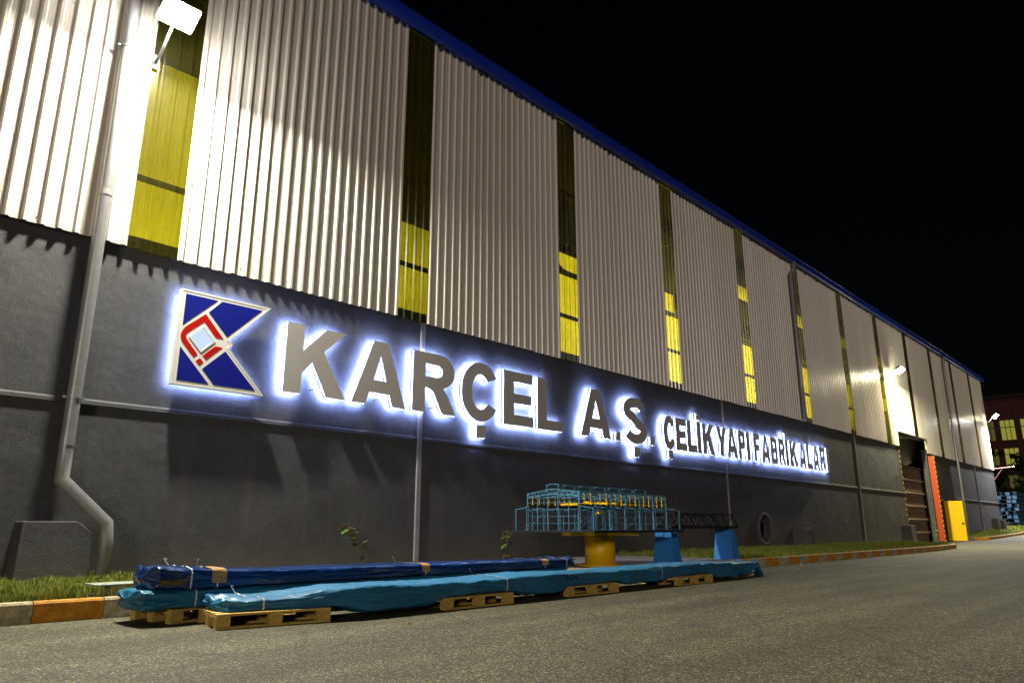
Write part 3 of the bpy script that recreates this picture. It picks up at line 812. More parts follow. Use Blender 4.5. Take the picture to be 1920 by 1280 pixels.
letter('C', 11.93, 13.26, *BIG, B_+'C with square mark beneath, between large R and large E', 'below')
letter('E', 13.43, 14.61, *BIG, B_+'E, between the large C and the large L')
letter('L', 14.77, 15.85, *BIG, B_+'L ending the first large word')
letter('A', 16.68, 18.18, *BIG, B_+'A standing alone after the gap, before a square dot')
letter('.', 18.42, 18.68, 3.605, .26, 'square back-lit dot between the large A and the large S')
letter('S', 18.86, 20.2, *BIG, B_+'S with square mark beneath', 'below')
letter('.', 20.33, 20.62, 3.605, .26, 'square back-lit dot right of the large S, before the small words')
S_ = 'small back-lit dark letter '
letter('C', 21.22, 21.94, *SML, S_+'C with square mark beneath, starting the small words', 'below')
letter('E', 22.01, 22.70, *SML, S_+'E, right of the small C')
letter('L', 22.77, 23.38, *SML, S_+'L of the first small word, after its E')
letter('I', 23.46, 23.71, *SML, S_+'I with a square dot in the first small word', 'above')
letter('K', 23.86, 24.66, *SML, S_+'K ending the first small word')
letter('Y', 24.90, 25.66, *SML, S_+'Y starting the second small word')
letter('A', 25.70, 26.50, *SML, S_+'A of the second small word, after its Y')
letter('P', 26.66, 27.22, *SML, S_+'P of the second small word')
letter('I', 27.36, 27.60, *SML, S_+'I without dot ending the second small word')
letter('F', 27.99, 28.52, *SML, S_+'F starting the last word')
letter('A', 28.68, 29.43, *SML, S_+'A of the last word, right after its F')
letter('B', 29.56, 30.19, *SML, S_+'B of the last word')
letter('R', 30.36, 30.96, *SML, S_+'R of the last word, between B and dotted I')
letter('I', 31.06, 31.28, *SML, S_+'I with a square dot in the last word', 'above')
letter('K', 31.50, 32.26, *SML, S_+'K of the last word')
letter('A', 32.46, 33.20, *SML, S_+'A of the last word, right after its K')
letter('L', 33.34, 33.93, *SML, S_+'L of the last word')
letter('A', 34.05, 34.77, *SML, S_+'A of the last word, right after its L')
letter('R', 34.90, 35.56, *SML, S_+'R of the last word, second to last letter')
letter('I', 35.74, 36.04, *SML, S_+'I without dot, last letter of the whole sign')

# ================================================================= pallets and wrapped bundles
def pallet_proto():
    root = empty('pallet', (0,0,0)); Lx, Wy = 1.2, .8
    def piece(name, sx, sy, sz, spots, mat):
        me = MB().box(-sx/2, sx/2, -sy/2, sy/2, 0, sz).mesh(name, mt[mat])
        for (x, y, z) in spots:
            o = link(name, me, root, (x, y, z), random.uniform(-.012,.012))
    piece('bottom_board', 1.2, .10, .022, [(0,-.35,.0),(0,0,.0),(0,.35,.0)], 'wood')
    piece('block', .14, .10, .078, [(x,y,.0225) for x in (-.53,0,.53) for y in (-.35,0,.35)], 'woodblock')
    piece('cross_board', .14, .8, .022, [(x,0,.101) for x in (-.53,0,.53)], 'wood')
    piece('top_board', 1.2, .12, .022, [(0,y,.1235) for y in (-.34,-.17,0,.17,.34)], 'wood')
    return root
pal = pallet_proto()
PAL = [((4.25,-5.46,.002), -12, 'pallet in the foreground, under the near end of the light blue bundle'),
       ((3.98,-4.46,.002), 9, 'pallet under the stacked dark blue bundles, beside the kerb'),
       ((6.95,-5.70,.002), -2, 'pallet with paper scrap, second along the long light blue bundle'),
       ((9.42,-5.68,.002), -3, 'pallet below the black marker writing on the light blue bundle'),
       ((12.4,-5.74,.002), -1, 'pallet near the far end of the light blue bundle'),
       ((14.75,-5.45,.002), 6, 'last pallet, under the gathered end of the light blue film'),
       ((8.3,-4.52,.002), 0, 'pallet hidden behind the light blue bundle, below the dark one')]
for i, (loc, rz, label) in enumerate(PAL):
    o = pal if i == 0 else copy_tree(pal)
    o.location = loc; o.rotation_euler[2] = R(rz); tag(o, label, 'pallet', 'wooden pallets under the bundles')
PZ = .15

def sm(x, a, c):
    t = min(1, max(0, (x-a)/(c-a))); return t*t*(3-2*t)
def bundle(name, label, x0, x1, yf, yb, z0, z1, mat, seed, droop=None, top=None, ends=(.5,.35), N=64, Mx=300, amp=.012, shift=None):
    """film-wrapped bundle; ring(x) gives the cross-section, so straps can follow it"""
    L = x1-x0
    root = empty(name, ((x0+x1)/2, (yf+yb)/2, z0)); tag(root, label, 'bundle', 'film wrapped bundles on pallets')
    ctr = Vector(((x0+x1)/2, (yf+yb)/2, z0))
    def ring(x, grow=0.0):
        u = (x-x0)/L
        e0 = max(0, 1 - (x-x0)/ends[0]); e1 = max(0, 1 - (x1-x)/ends[1])
        e = max(e0, e1)
        zt = top(x) if top else z1
        w2 = (yb-yf)/2*(1 - .16*e*e) + grow; hc = (zt-z0)/2; h2 = hc*(1 - .25*e*e) + grow
        yc = (yf+yb)/2 + .02*noise.noise(Vector((x*.35, seed, 0))) + (shift(x) if shift else 0); zc = z0 + hc
        dp = droop(x) if droop else 0
        out = []
        for i in range(N):
            a = 2*math.pi*(i+.5)/N
            c, s = math.cos(a), math.sin(a); ex_ = 7 - 3.5*e
            r = 1/((abs(c)**ex_ + abs(s)**ex_)**(1/ex_))
            y, z = c*r, s*r
            low = max(0, -z)
            n1 = noise.noise(Vector((x*1.1+seed, y*1.6, z*2.5)))
            n2 = noise.noise(Vector((x*3.0 + z*2.2 + seed, y*3, z*2.2 + x*.8)))
            n3 = 1-abs(noise.noise(Vector((x*2.2 - z*1.7 + seed*2, y*2.1, z*3.1)))*2.2)
            n4 = 1-abs(noise.noise(Vector((x*7 + z*3 + seed, y*4, z*4)))*2.2)
            n5 = 1-abs(noise.noise(Vector((x*1.6 + z*1.1*math.sin(x*.9+seed), y*3.2+z*2.6, seed+z*1.3)))*3.0)
            d = amp*(n1*.9 + n2*.6 + n3*.8 + max(0,n5)**3*.9) + e*.030*(n4 + n2*1.1) + e*.02*n3
            if z > .8: d += .005*noise.noise(Vector((x*6, y*5, seed)))
            yy = yc + (w2+d)*y; zz = zc + (h2+d*.8)*z
            if dp and y < -.3 and z < .55:
                k = min(1, (.55-z)/1.55)
                zz -= dp*k; yy -= .03*dp/.1*k + .018*k*math.sin(x*5.2+2*math.sin(x*1.7))
            out.append(Vector((x + .03*e*n2*math.copysign(1, u-.5), yy, zz)))
        return out
    b = MB()
    xs = []
    for i in range(Mx+1):
        xs.append(x0 + L*i/Mx)
    for x in xs: b.v += [p - ctr for p in ring(x)]
    for i in range(Mx):
        for j in range(N): b.f.append((i*N+j, (i+1)*N+j, (i+1)*N+(j+1)%N, i*N+(j+1)%N))
    for end, i0, sgn in ((0, 0, -1), (1, Mx*N, 1)):
        prevb = i0; cc = sum((b.v[i0+j] for j in range(N)), Vector())/N
        for t, k in enumerate((.88, .7, .45, .2)):
            nb = len(b.v)
            for j in range(N):
                p = cc + (b.v[i0+j]-cc)*k; p.x += sgn*(.05*(1-k) + .035*(1-k*.5)*noise.noise(Vector((p.y*11, p.z*16+k*2, seed+end*5))))
                b.v.append(p)
            for j in range(N):
                f = (prevb+j, prevb+(j+1)%N, nb+(j+1)%N, nb+j)
                b.f.append(f if end == 0 else f[::-1])
            prevb = nb
        b.f.append(tuple(prevb+j for j in range(N)) if end == 0 else tuple(prevb+j for j in reversed(range(N))))
    fo = b.build('film', mat, root, True); fix(fo)
    def strap(x, tail=True, lean=0.0, wd=.018, skip=None):
        bb = MB(); r0, r1 = ring(x-wd/2, .006), ring(x+wd/2, .006)
        n0 = len(r0)
        for j in range(n0):
            zz = (r0[j].z - z0)/(z1-z0)
            sh = lean*(zz-1)
            bb.v += [r0[j]-ctr+Vector((sh,0,0)), r1[j]-ctr+Vector((sh,0,0))]
        for j in range(n0):
            k = (j+1) % n0; bb.f.append((2*j, 2*j+1, 2*k+1, 2*k))
        so = bb.build('strap', mt['strap'], root)
        if tail:
            rr = ring(x); p = max(rr, key=lambda q: q.z + (q.y-yf)*.15) - ctr + Vector((0,0,.006))
            pts = [p + Vector((.05*math.sin(t*2.0), .03*t, .085*math.sin(t*1.5))) for t in [i/8*1.5 for i in range(9)]]
            sg = random.choice((-1, 1))
            tb = MB()
            for i, q in enumerate(pts):
                qq = Vector((p.x + sg*(q.x-p.x), q.y, q.z)); tb.v += [qq + Vector((-.006,-.004,0)), qq + Vector((.006,.004,0))]
            for i in range(len(pts)-1): tb.f.append((2*i, 2*i+1, 2*i+3, 2*i+2))
            tb.build('strap_tail', mt['strap'], so)
        return so
    def protector(x, wd=.16, mat='card'):
        bb = MB(); N0 = None; rows = []
        for q in range(5):
            r = ring(x - wd/2 + wd*q/4, .010)
            sel = [p for p in r if p.y < (yf+yb)/2-.22*(yb-yf) and p.z > z0 + .30*(z1-z0)]
            sel.sort(key=lambda p: math.atan2(p.z-(z0+z1)/2, p.y-(yf+yb)/2) % (2*math.pi)); rows.append(sel)
        m = min(len(r) for r in rows)
        for r in rows: bb.v += [p-ctr for p in r[:m]]
        for i in range(4):
            for j in range(m-1): bb.f.append((i*m+j, (i+1)*m+j, (i+1)*m+j+1, i*m+j+1))
        return bb.build('edge_protector', mt[mat], root)
    return root, ring, strap, protector, ctr

# dark bundle on top, teal bundle beneath, on the pallets beside the kerb
_, ring_l, strap_l, prot_l, _ = bundle('wrapped_bundle', 'teal wrapped bundle lowest of the stack beside the kerb, under the dark blue one', 3.14, 10.2, -4.98, -4.2, PZ, .335, mt['filmteal'], 11.0, ends=(.45,.3), amp=.010)
strap_l(3.68, False)
_, ring_a, strap_a, prot_a, ca = bundle('wrapped_bundle', 'dark blue wrapped bundle lying on top of the teal one, next to the wall', 3.28, 10.38, -4.95, -4.22, .34, .515, mt['filmdark'], 3.0, top=lambda x: .585 - .08*sm(x, 3.1, 4.8) - .03*sm(x, 5, 10), ends=(.55,.25), amp=.009)
strap_a(3.62); strap_a(3.92, True, .0); prot_a(3.93, .17); strap_a(6.95); prot_a(6.95, .14); strap_a(9.55); prot_a(9.55, .16); strap_a(10.12)
A_root = bpy.data.objects['wrapped_bundle.001']
# olive tape round the near end of the dark bundle
bb = MB(); rr = [ring_a(x, .008) for x in (3.30, 3.38, 3.46, 3.56)]
sel = [j for j in range(len(rr[0])) if rr[0][j].y < -4.55 and .40 < rr[1][j].z < .455]
if len(sel) >= 2:
    for r in rr: bb.v += [r[j]-ca for j in sel]
    for i in range(3):
        for j in range(len(sel)-1): bb.f.append((i*len(sel)+j, (i+1)*len(sel)+j, (i+1)*len(sel)+j+1, i*len(sel)+j+1))
    bb.build('packing_tape', mt['tape'], A_root)

def b_top(x): return .255 + .085*sm(x, 4.2, 5.1) - .06*sm(x, 13.6, 15.2) + .008*math.sin(x*1.7)
def b_droop(x):
    d = .085*sm(x, 4.75, 5.25)*(1-sm(x, 6.0, 6.5)) + .07*sm(x, 7.5, 7.9)*(1-sm(x, 8.5, 8.9)) + .05*sm(x, 10.0, 10.4)*(1-sm(x, 11.4, 11.8)) + .10*sm(x, 13.0, 13.5)*(1-sm(x, 14.6, 15.2))
    return d + 1e-4
B_root, ring_b, strap_b, prot_b, cb = bundle('wrapped_bundle', 'long light blue wrapped bundle in front, lying on five pallets along the road', 3.74, 15.15, -6.06, -5.36, PZ, .34, mt['filmlight'], 21.0, droop=b_droop, top=b_top, shift=lambda x: .42*(1-sm(x, 3.6, 5.3)), ends=(.45,.6), Mx=460, amp=.014)
strap_b(4.08); strap_b(7.45, True); strap_b(11.35, True)
# black marker writing on the side of the light blue bundle
def marker(chars, x, z, h):
    segs = {'T': [((0,1),(.7,1)),((.35,1),(.35,0))], 'S': [((.65,1),(.1,.95)),((.1,.95),(.1,.6)),((.1,.6),(.6,.45)),((.6,.45),(.6,.05)),((.6,.05),(0,0))],
            '7': [((0,1),(.65,1)),((.65,1),(.25,0))], '0': [((.1,.9),(.55,1)),((.55,1),(.65,.2)),((.65,.2),(.2,0)),((.2,0),(.1,.9))], ':': [((.2,.8),(.25,.7)),((.2,.3),(.25,.2))]}
    b = MB()
    for c in chars:
        for (a, d) in segs.get(c, []):
            P = []
            for q in (a, d):
                px, pz = x + q[0]*h, z + q[1]*h
                r = ring_b(px, .004); fr = [p for p in r if p.y < -5.7]
                n = min(fr, key=lambda p: abs(p.z-pz)); P.append(Vector((px, n.y-.003, pz))-cb)
            b.bar(P[0], P[1], .010, .010)
        x += h*1.05
    b.build('marker_writing', mt['ink'], B_root)
marker(':TS70', 8.62, .245, .075)
# gathered film tail hanging off the far end
tb = MB()
for i in range(15):
    t = i/14
    c = Vector((15.1 + .32*t, -5.86 - .10*math.sin(t*2.5), .26 - .255*t**1.4 + .03*math.sin(t*5)))
    for j in range(12):
        a = 2*math.pi*j/12; rr = (.07 - .02*t + .03*math.sin(t*math.pi)) * (1 + .35*math.sin(3*a + t*4))
        tb.v.append(c + Vector((.3*rr*math.cos(a), rr*1.3*math.cos(a), max(rr*.8*math.sin(a), -c.z+.004))) - cb)
for i in range(14):
    for j in range(12): tb.f.append((i*12+j, (i+1)*12+j, (i+1)*12+(j+1)%12, i*12+(j+1)%12))
tb.build('film_tail', mt['filmlight'], B_root, True)

# low box with overhanging lid on the verge
ub = empty('utility_box', (3.5,-3.12,VT)); tag(ub, 'low box with flat grey lid on the grass behind the bundles', 'box')
MB().box(-.12, .27, -.19, .18, -.02, .12).build('body', mt['boxbody'], ub)
MB().box(-.30, .30, -.22, .22, .121, .135).build('lid', mt['boxlid'], ub)

# ================================================================= steel hall scale model on its pedestal
mx0, mx1, myf, myb = 11.72, 14.95, -4.0, -2.6
mod = empty('factory_model', (13.3, -3.3, VT)); tag(mod, 'pale blue steel frame scale model of a hall on a yellow pedestal', 'scale model')
MO = Vector((-13.3, 3.3, -VT))
def mp_(mb, name, mat, smooth=False, parent=None, bevel=0):
    o = mb.build(name, mt[mat], parent or mod, smooth, None, bevel)
    if parent is None: o.location = MO
    return o
ZP = .945
mp_(MB().box(mx0-.08, mx1+.03, myf-.42, myb+.42, ZP-.045, ZP), 'platform', 'black')
ped = mp_(MB().tube([(13.3,-3.3,.0+VT),(13.3,-3.3,.83)], .33, 40), 'pedestal', 'yellow', False)
for p in ped.data.polygons: p.use_smooth = len(p.vertices) == 4
mp_(MB().tube([(13.3,-3.3,VT),(13.3,-3.3,VT+.03)], .50, 40), 'pedestal_flange', 'yellow')
arms = MB().box(12.15, 14.45, -3.42, -3.18, .831, .898)
mp_(arms, 'support_arm', 'yellow')
mp_(MB().box(13.18, 13.42, -4.25, -3.43, .831, .898), 'support_arm', 'yellow')
mp_(MB().box(13.18, 13.42, -3.17, -2.35, .831, .898), 'support_arm', 'yellow')
for sx in (-1, 1):
    mp_(MB().box(13.3+sx*.62-.13, 13.3+sx*.62+.13, -3.75, -3.43, .832, .897), 'support_arm', 'yellow')
NF = 7
fx = [mx0 + (mx1-mx0)*i/(NF-1) for i in range(NF)]
ZC, ZE, ZR = 1.44, 1.70, 1.775
yl_f, yl_b = myf-.34, myb+.34
def lattice(b, x, y, z0, z1, d=.055, n=9, t=.008):
    for sx in (-1, 1): b.bar((x+sx*d/2, y, z0), (x+sx*d/2, y, z1), t*1.5, t*1.5)
    for i in range(n):
        za, zb_ = z0+(z1-z0)*i/n, z0+(z1-z0)*(i+1)/n
        s = 1 if i % 2 else -1
        b.bar((x-s*d/2, y, za), (x+s*d/2, y, zb_), t*.7)
    return b
for x in fx:
    for y in (myf, myb):
        b = lattice(MB(), x, y, ZP, ZC); b.bar((x,y,ZC), (x,y,ZE), .020); b.box(x-.05, x+.05, y-.04, y+.04, ZP, ZP+.012)
        mp_(b, 'column', 'modelblue')
    for y, yo in ((myf, yl_f), (myb, yl_b)):
        b = MB().bar((x,yo,ZP), (x,yo,1.37), .016).bar((x,y,ZC-.02), (x,yo,1.37), .014)
        mp_(b, 'side_frame', 'modelblue')
    # roof truss
    b = MB(); ym = (myf+myb)/2
    b.bar((x,myf,ZE-.01), (x,ym,ZR), .013).bar((x,myb,ZE-.01), (x,ym,ZR), .013).bar((x,myf,ZE-.08), (x,ym,ZE-.03), .014).bar((x,myb,ZE-.08), (x,ym,ZE-.03), .014)
    for i in range(8):
        for ya in (myf, myb):
            t0, t1 = i/8, (i+1)/8
            def pt(t, up): return (x, ya+(ym-ya)*t, (ZE-.01+(ZR-ZE+.01)*t) if up else (ZE-.08+.05*t))
            b.bar(pt(t0, i%2==0), pt(t1, i%2==1), .010)
    mp_(b, 'roof_truss', 'modelblue')
    # roof lantern frame
    b = MB()
    for s in (-1, 1): b.bar((x,ym+s*.16,ZR-.02), (x,ym+s*.16,ZR+.085), .014).bar((x,ym+s*.16,ZR+.085), (x,ym,ZR+.105), .012)
    mp_(b, 'lantern_frame', 'modelblue')
for y in (myf, myb):
    mp_(MB().box(mx0, mx1, y+(.02 if y == myf else -.05), y+(.05 if y == myf else -.02), ZC-.03, ZC+.025), 'crane_rail', 'darksteel')
    mp_(MB().bar((mx0,y,ZE), (mx1,y,ZE), .02), 'eaves_beam', 'modelblue')
for yo in (yl_f, yl_b):
    mp_(MB().bar((mx0,yo,1.375), (mx1,yo,1.375), .018), 'side_beam', 'modelblue')
    for z in (1.1, 1.2): mp_(MB().bar((mx0,yo,z), (mx1,yo,z), .006), 'side_rail', 'modelblue')
ym = (myf+myb)/2
for s in (-1, 1):
    mp_(MB().bar((mx0,ym+s*.16,ZR+.085), (mx1,ym+s*.16,ZR+.085), .018), 'lantern_beam', 'modelblue')
    b = MB()
    for i in range(NF-1): b.bar((fx[i],ym+s*.16,ZR+.08), (fx[i]+.14,ym+s*.16,ZR-.0), .012)
    mp_(b, 'lantern_brace', 'modelblue')
for i in range(9):
    t = (i+.5)/9
    for ya in (myf, myb):
        y = ya+(ym-ya)*t; z = ZE+(ZR-ZE)*t+.012
        mp_(MB().bar((mx0,y,z), (mx1,y,z), .009), 'purlin', 'modelblue')
for i in range(NF-1):
    for q in (.3, .7):
        x = fx[i]+(fx[i+1]-fx[i])*q
        for y in (myf, myb):
            mp_(MB().bar((x,y,ZC), (x,y,ZE), .014), 'yellow_post', 'yellow')
for y in (myf, myb):
    for za, zb_ in ((ZE-.075, ZE), (ZC-.12, ZC-.03)):
        b = MB().bar((mx0,y,za), (mx1,y,za), .009)
        nz = 36
        for i in range(nz):
            xa, xb = mx0+(mx1-mx0)*i/nz, mx0+(mx1-mx0)*(i+1)/nz
            b.bar((xa,y,za if i%2 else zb_), (xb,y,zb_ if i%2 else za), .006)
        mp_(b, 'longitudinal_truss', 'modelblue')
    for i in (0, 3, NF-2):
        b = MB().bar((fx[i],y,ZP+.02), (fx[i+1],y,ZC-.13), .008).bar((fx[i+1],y,ZP+.02), (fx[i],y,ZC-.13), .008)
        mp_(b, 'cross_brace', 'modelblue')
    for z in (1.08, 1.22, 1.53, 1.60): mp_(MB().bar((mx0,y,z), (mx1,y,z), .006), 'side_rail', 'modelblue')
for x in (mx0, mx1):
    b = MB()
    for i in range(1, 5): b.bar((x,myf+(myb-myf)*i/5,ZP), (x,myf+(myb-myf)*i/5,ZE-.05), .012)
    for z in (1.08, 1.22, 1.36, 1.5, 1.6): b.bar((x,myf,z), (x,myb,z), .006)
    mp_(b, 'gable_frame', 'modelblue')
cr = mp_(MB().box(12.75, 12.85, myf+.06, myb-.06, ZC+.03, ZC+.075).box(13.05, 13.15, myf+.06, myb-.06, ZC+.03, ZC+.075), 'crane_bridge', 'yellow')
MB().box(12.76, 13.14, -3.45, -3.3, ZC+.076, ZC+.11).build('trolley', mt['yellow'], cr)
mp_(MB().box(13.55, 14.5, myf+.16, myf+.22, ZC+.02, ZC+.06), 'walkway_beam', 'yellow')
hk = mp_(MB().bar((12.95,-3.55,ZC+.03), (12.95,-3.55,ZC-.10), .012).box(12.90, 13.0, -3.6, -3.5, ZC-.16, ZC-.10), 'hook_block', 'yellow')
mp_(MB().box(12.1, 12.3, myf-.018, myf-.010, ZE-.07, ZE-.02), 'name_plate', 'letterside')

# black truss bridge model on two blue plinths
br = empty('bridge_model', (16.8,-3.75,.97)); tag(br, 'black truss bridge scale model resting on two blue plinths', 'scale model')
BO = Vector((-16.8, 3.75, -.97))
bx0, bx1, byf, byb = 15.12, 18.45, -4.0, -3.5
def bp_(mb, name, mat='black'):
    o = mb.build(name, mt[mat], br); o.location = BO; return o
bp_(MB().box(bx0, bx1, byf-.03, byb+.03, .972, 1.0), 'deck')
for y in (byf, byb):
    bp_(MB().box(bx0, bx1, y-.02, y+.02, 1.001, 1.035), 'bottom_chord')
    bp_(MB().box(bx0+.18, bx1-.18, y-.018, y+.018, 1.30, 1.335), 'top_chord')
    n = 12; st = (bx1-bx0)/n
    for i in range(n):
        xa, xb = bx0+st*i, bx0+st*(i+1)
        up = i % 2 == 0
        bp_(MB().bar((max(xa,bx0+.02),y,1.03 if up else 1.31), (min(xb,bx1-.02),y,1.31 if up else 1.03), .024), 'diagonal')
for i in range(7):
    x = bx0+.3 + (bx1-bx0-.6)*i/6
    bp_(MB().bar((x,byf,1.318), (x,byb,1.318), .018), 'cross_tie')
bp_(MB().box(15.5, 16.4, -3.9, -3.6, 1.001, 1.05), 'deck_load', 'darksteel')
def plinth(x, label):
    root = empty('plinth', (x,-3.75,VT)); tag(root, label, 'plinth', 'blue plinths carrying the bridge model')
    h = .97-VT-.002
    b = MB(); b.hexa([(-.20,-.27,0),(.20,-.27,0),(.20,.27,0),(-.20,.27,0)], [(-.12,-.21,h),(.12,-.21,h),(.12,.21,h),(-.12,.21,h)])
    b.build('body', mt['skyblue'], root, bevel=.006)
    MB().box(-.21, .21, -.28, .28, -.0, .012).build('foot_plate', mt['skyblue'], root)
    MB().bar((.02,-.225,.47), (.08,-.223,.47), .02).build('slot', mt['black'], root)
    for cyy in (-.1, .1):
        bb = MB()
        for i in range(9):
            zz = .08 + i*.08; xx = -.20 + .08*zz/h - .002
            bb.box(xx-.003, xx+.003, cyy-.008, cyy+.008, zz-.008, zz+.008)
        bb.build('rivet_row', mt['modelblue'], root)
plinth(15.32, 'tapered blue plinth under the near end of the black bridge model')
plinth(18.22, 'tapered blue plinth under the far end of the black bridge model')

# ================================================================= small plants by the wall
def plant(label, base, tip, nleaf, seed, red):
    rd = random.Random(seed)
    root = empty('maple_seedling', base); tag(root, label, 'plant', 'seedlings growing at the foot of the wall')
    T = Vector(tip) - Vector(base)
    path = [T*t + Vector((.05*math.sin(t*3), -.02*math.sin(t*5), .0)) for t in [i/7 for i in range(8)]]
    MB().tube(path, [.012-.008*i/7 for i in range(8)], 6).build('stem', mt['stem'], root, True)
    for k in range(nleaf):
        t = rd.uniform(.5, 1.0) if k < nleaf*.8 else rd.uniform(.02, .35)
        i = min(6, int(t*7)); p = path[i].lerp(path[i+1], t*7-i)
        s = rd.uniform(.08, .15); a = rd.uniform(0, 6.28); tl = rd.uniform(-.9, .5)
        d = Vector((math.cos(a), math.sin(a), tl)).normalized(); side = d.cross(Vector((0,0,1))).normalized(); nn = side.cross(d)
        c = p + d*.06
        b = MB(); b.v.append(c)
        lob = [(0,.25),(.3,.45),(.62,.42),(.5,.2),(.85,.3),(1.25,0),(.85,-.3),(.5,-.2),(.62,-.42),(.3,-.45),(0,-.25)]
        for u, v in lob: b.v.append(c + d*u*s + side*v*s*1.5 + nn*(.12*s*math.sin(u*3) - abs(v)*s*.3))
        for j in range(1, len(lob)): b.f.append((0, j, j+1))
        b.build('leaf', mt['leafred' if rd.random() < red else 'leaf'], root)
        MB().bar(p, c, .004).build('leaf_stalk', mt['stem'], root)
plant('leaning maple seedling with green and reddish leaves left of the pale strip', (9.25,-.45,VT), (8.62,-.5,1.02), 34, 3, .35)
plant('upright maple seedling with yellowish leaves right of the pale strip', (13.2,-.4,VT), (13.35,-.45,.98), 24, 8, .5)
plant('tiny seedling growing in front of the big gateway', (50.2,-.9,.2), (50.5,-.9,1.5), 14, 5, .1)

# ================================================================= beyond the far corner
# stack of blue beams, each beam a piece of the stack
bs = empty('beam_stack', (84,.9,1.05)); tag(bs, 'tall stack of blue painted steel beams behind the factory corner', 'steel beams')
for row in range(9):
    z = .05 + row*.36
    for j in range(4):
        if row == 8 and j == 3: continue
        y = -.45 + j*.62 + .12*random.uniform(-1,1) - .05*row
        L_ = random.uniform(5.0, 6.0); xs0 = random.uniform(-.5,.5)
        b = MB(); hh, ww, tt = .27, .34, .035
        b.box(xs0, xs0+L_, y-ww/2, y+ww/2, z, z+tt); b.box(xs0, xs0+L_, y-tt/2, y+tt/2, z+tt, z+hh-tt); b.box(xs0, xs0+L_, y-ww/2, y+ww/2, z+hh-tt, z+hh)
        if random.random() < .55: b.box(xs0-.02, xs0-.001, y-ww/2, y+ww/2, z, z+hh)
        b.build('beam', mt['stackblue'], bs)
    b = MB().box(.4, .52, -.75, 1.6, z-.08, z-.005).build('batten', mt['bark'], bs)

# red facade with lit windows across the yard
fb = empty('workshop_building', (120,5,1.08)); tag(fb, 'dark red building with lit yellow windows behind the far corner', 'building')
def fpart(mb, name, mat, parent=None):
    o = mb.build(name, mt[mat], parent or fb)
    if parent is None: o.location = (-120,-5,-1.08)
    return o
fpart(MB().box(120.3, 135, -12, 30, .5, 18.5), 'wall', 'concrete2')
fpart(MB().box(119.6, 136, -12.5, 30.5, 18.5, 19), 'roof', 'concrete2')
for z0, z1 in ((1.0,5.2),(8.0,9.3),(11.6,12.7),(15.5,18.4)):
    fpart(MB().box(119.95, 120.3, -12, 30, z0, z1), 'spandrel', 'redbrick')
    fpart(MB().box(119.75, 119.95, -12, 30, z1-.25, z1), 'ledge', 'redbrick')
yy = -10.2; k = 0
while yy < 26:
    fpart(MB().box(119.9, 120.3, yy-.35, yy+.35, 1, 18.4), 'pier', 'redbrick')
    for (z0, z1) in ((5.3,7.9),(9.35,11.55),(12.75,15.45)):
        lit = 'windowlit' if (k*7 + int(z0)) % 3 != 1 else 'windowdim'
        if z0 < 6: lit = 'windowdim' if k % 3 == 0 else 'dark'
        wn = fpart(MB().box(120.22, 120.28, yy+.36, yy+2.04, z0, z1), 'window', lit)
        for q in (.33, .66): MB().box(120.16, 120.215, yy+.36+1.68*q-.04, yy+.36+1.68*q+.04, z0, z1).build('glazing_bar', mt['black'], wn)
        MB().box(120.16, 120.214, yy+.36, yy+2.04, z0+(z1-z0)*.62, z0+(z1-z0)*.66).build('glazing_bar', mt['black'], wn)
    yy += 2.4; k += 1

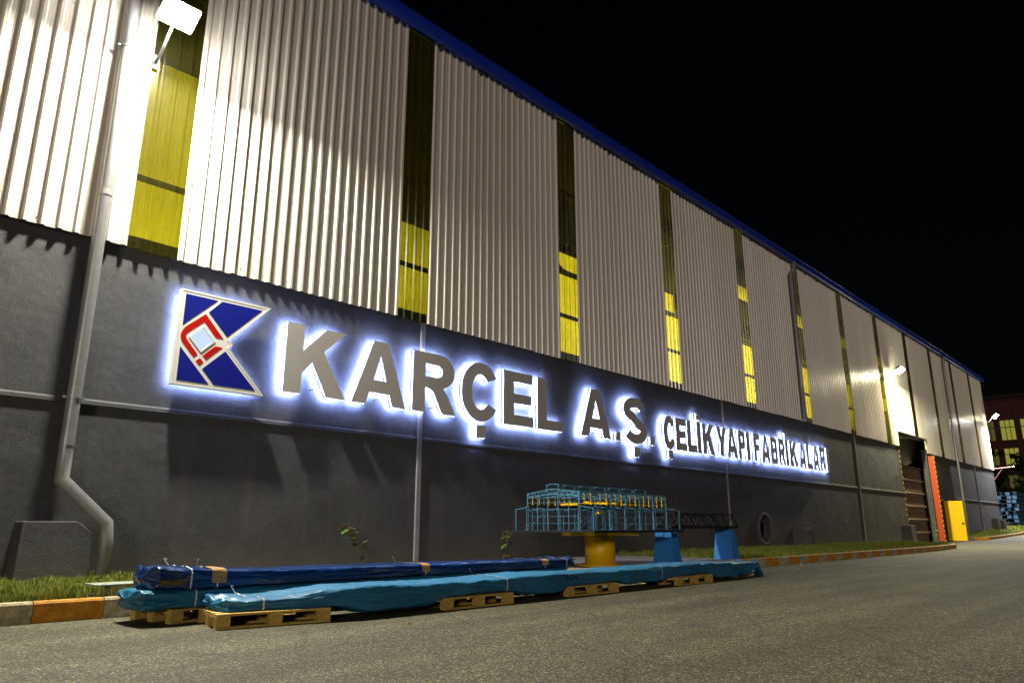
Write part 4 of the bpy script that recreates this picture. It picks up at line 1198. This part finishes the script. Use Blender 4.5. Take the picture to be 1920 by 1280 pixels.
def tree(label, x, y, z, h, rad, seed):
    rd = random.Random(seed); root = empty('tree', (x,y,z)); tag(root, label, 'tree', 'dark trees beyond the factory')
    b = MB().tube([(0,0,0),(.1,.05,h*.3),(.0,.1,h*.62)], [.22,.16,.07], 8)
    for k in range(7):
        a = rd.uniform(0, 6.28); t = rd.uniform(.3,.6)
        b.tube([(.05,.07,h*t), (rad*.4*math.cos(a), rad*.4*math.sin(a), h*(t+.14)), (rad*.75*math.cos(a), rad*.75*math.sin(a), h*(t+.26))], [.08,.05,.02], 6)
    b.build('trunk', mt['bark'], root, True)
    n = 5200; cl = []
    for k in range(34):
        a = rd.uniform(0, 6.28); u = rd.random()**.5*rad*.85; zc = h*rd.uniform(.42, .95)
        k2 = 1 - .5*abs((zc/h)-.62)/.35
        cl.append((u*k2*math.cos(a), u*k2*math.sin(a), zc, rd.uniform(.35,.7)*rad*.42))
    b = MB()
    for i in range(n):
        cxx, cyy, czz, rr = rd.choice(cl)
        d = Vector((rd.gauss(0,1), rd.gauss(0,1), rd.gauss(0,.8))).normalized()*rr*rd.random()**.4
        p = Vector((cxx,cyy,czz)) + d; s = rd.uniform(.08,.16)
        u = Vector((rd.gauss(0,1), rd.gauss(0,1), rd.gauss(0,1))).normalized(); v = u.orthogonal().normalized()
        nb = len(b.v); b.v += [p-u*s, p+v*s*.5, p+u*s, p-v*s*.5]; b.f.append((nb, nb+1, nb+2, nb+3))
    b.build('crown', mt['treeleaf'], root)
tree('dark leafy tree in front of the red building, close to the factory corner', 100, 4.6, 1.0, 9.4, 2.6, 4)
tree('dark leafy tree at the right edge, before the lit windows', 101, 1.4, 1.0, 9.0, 2.3, 9)

# bracket pole at the corner
bp = empty('bracket_pole', (74.9,0,5.9)); tag(bp, 'thin rusty bracket pole with white tip sticking out from the far corner', 'pole')
MB().tube([(.05,.1,0),(.05,-1.45,.12)], .045, 8).build('pole', mt['rust'], bp)
MB().tube([(.05,-1.451,.12),(.05,-1.62,.134)], .07, 10).build('tip', mt['strap'], bp)
MB().tube([(.05,.05,-1.0),(.05,-.7,.0)], .03, 8).build('stay', mt['rust'], bp)

# loose litter along the kerb and on the road
for i, (x, y, s, key) in enumerate(((20.6,-4.75,.05,'strap'), (16.9,-5.1,.035,'card'), (5.1,-6.9,.03,'card'))):
    b = MB()
    for j in range(7):
        a = 6.28*j/7; b.v.append((s*(1+.4*math.sin(j*2.3))*math.cos(a), s*.8*(1+.3*math.cos(j*1.9))*math.sin(a), .004+.02*(j%3)))
    b.v.append((0,0,.03)); b.f = [(j, (j+1)%7, 7) for j in range(7)]
    o = b.build('litter', mt[key], None, False, (x,y,0))
    tag(o, ['scrap of white litter on the road beside the painted kerb', 'small yellowish leaf on the road past the bundle end', 'small dry leaf on the road in the foreground'][i], 'litter')
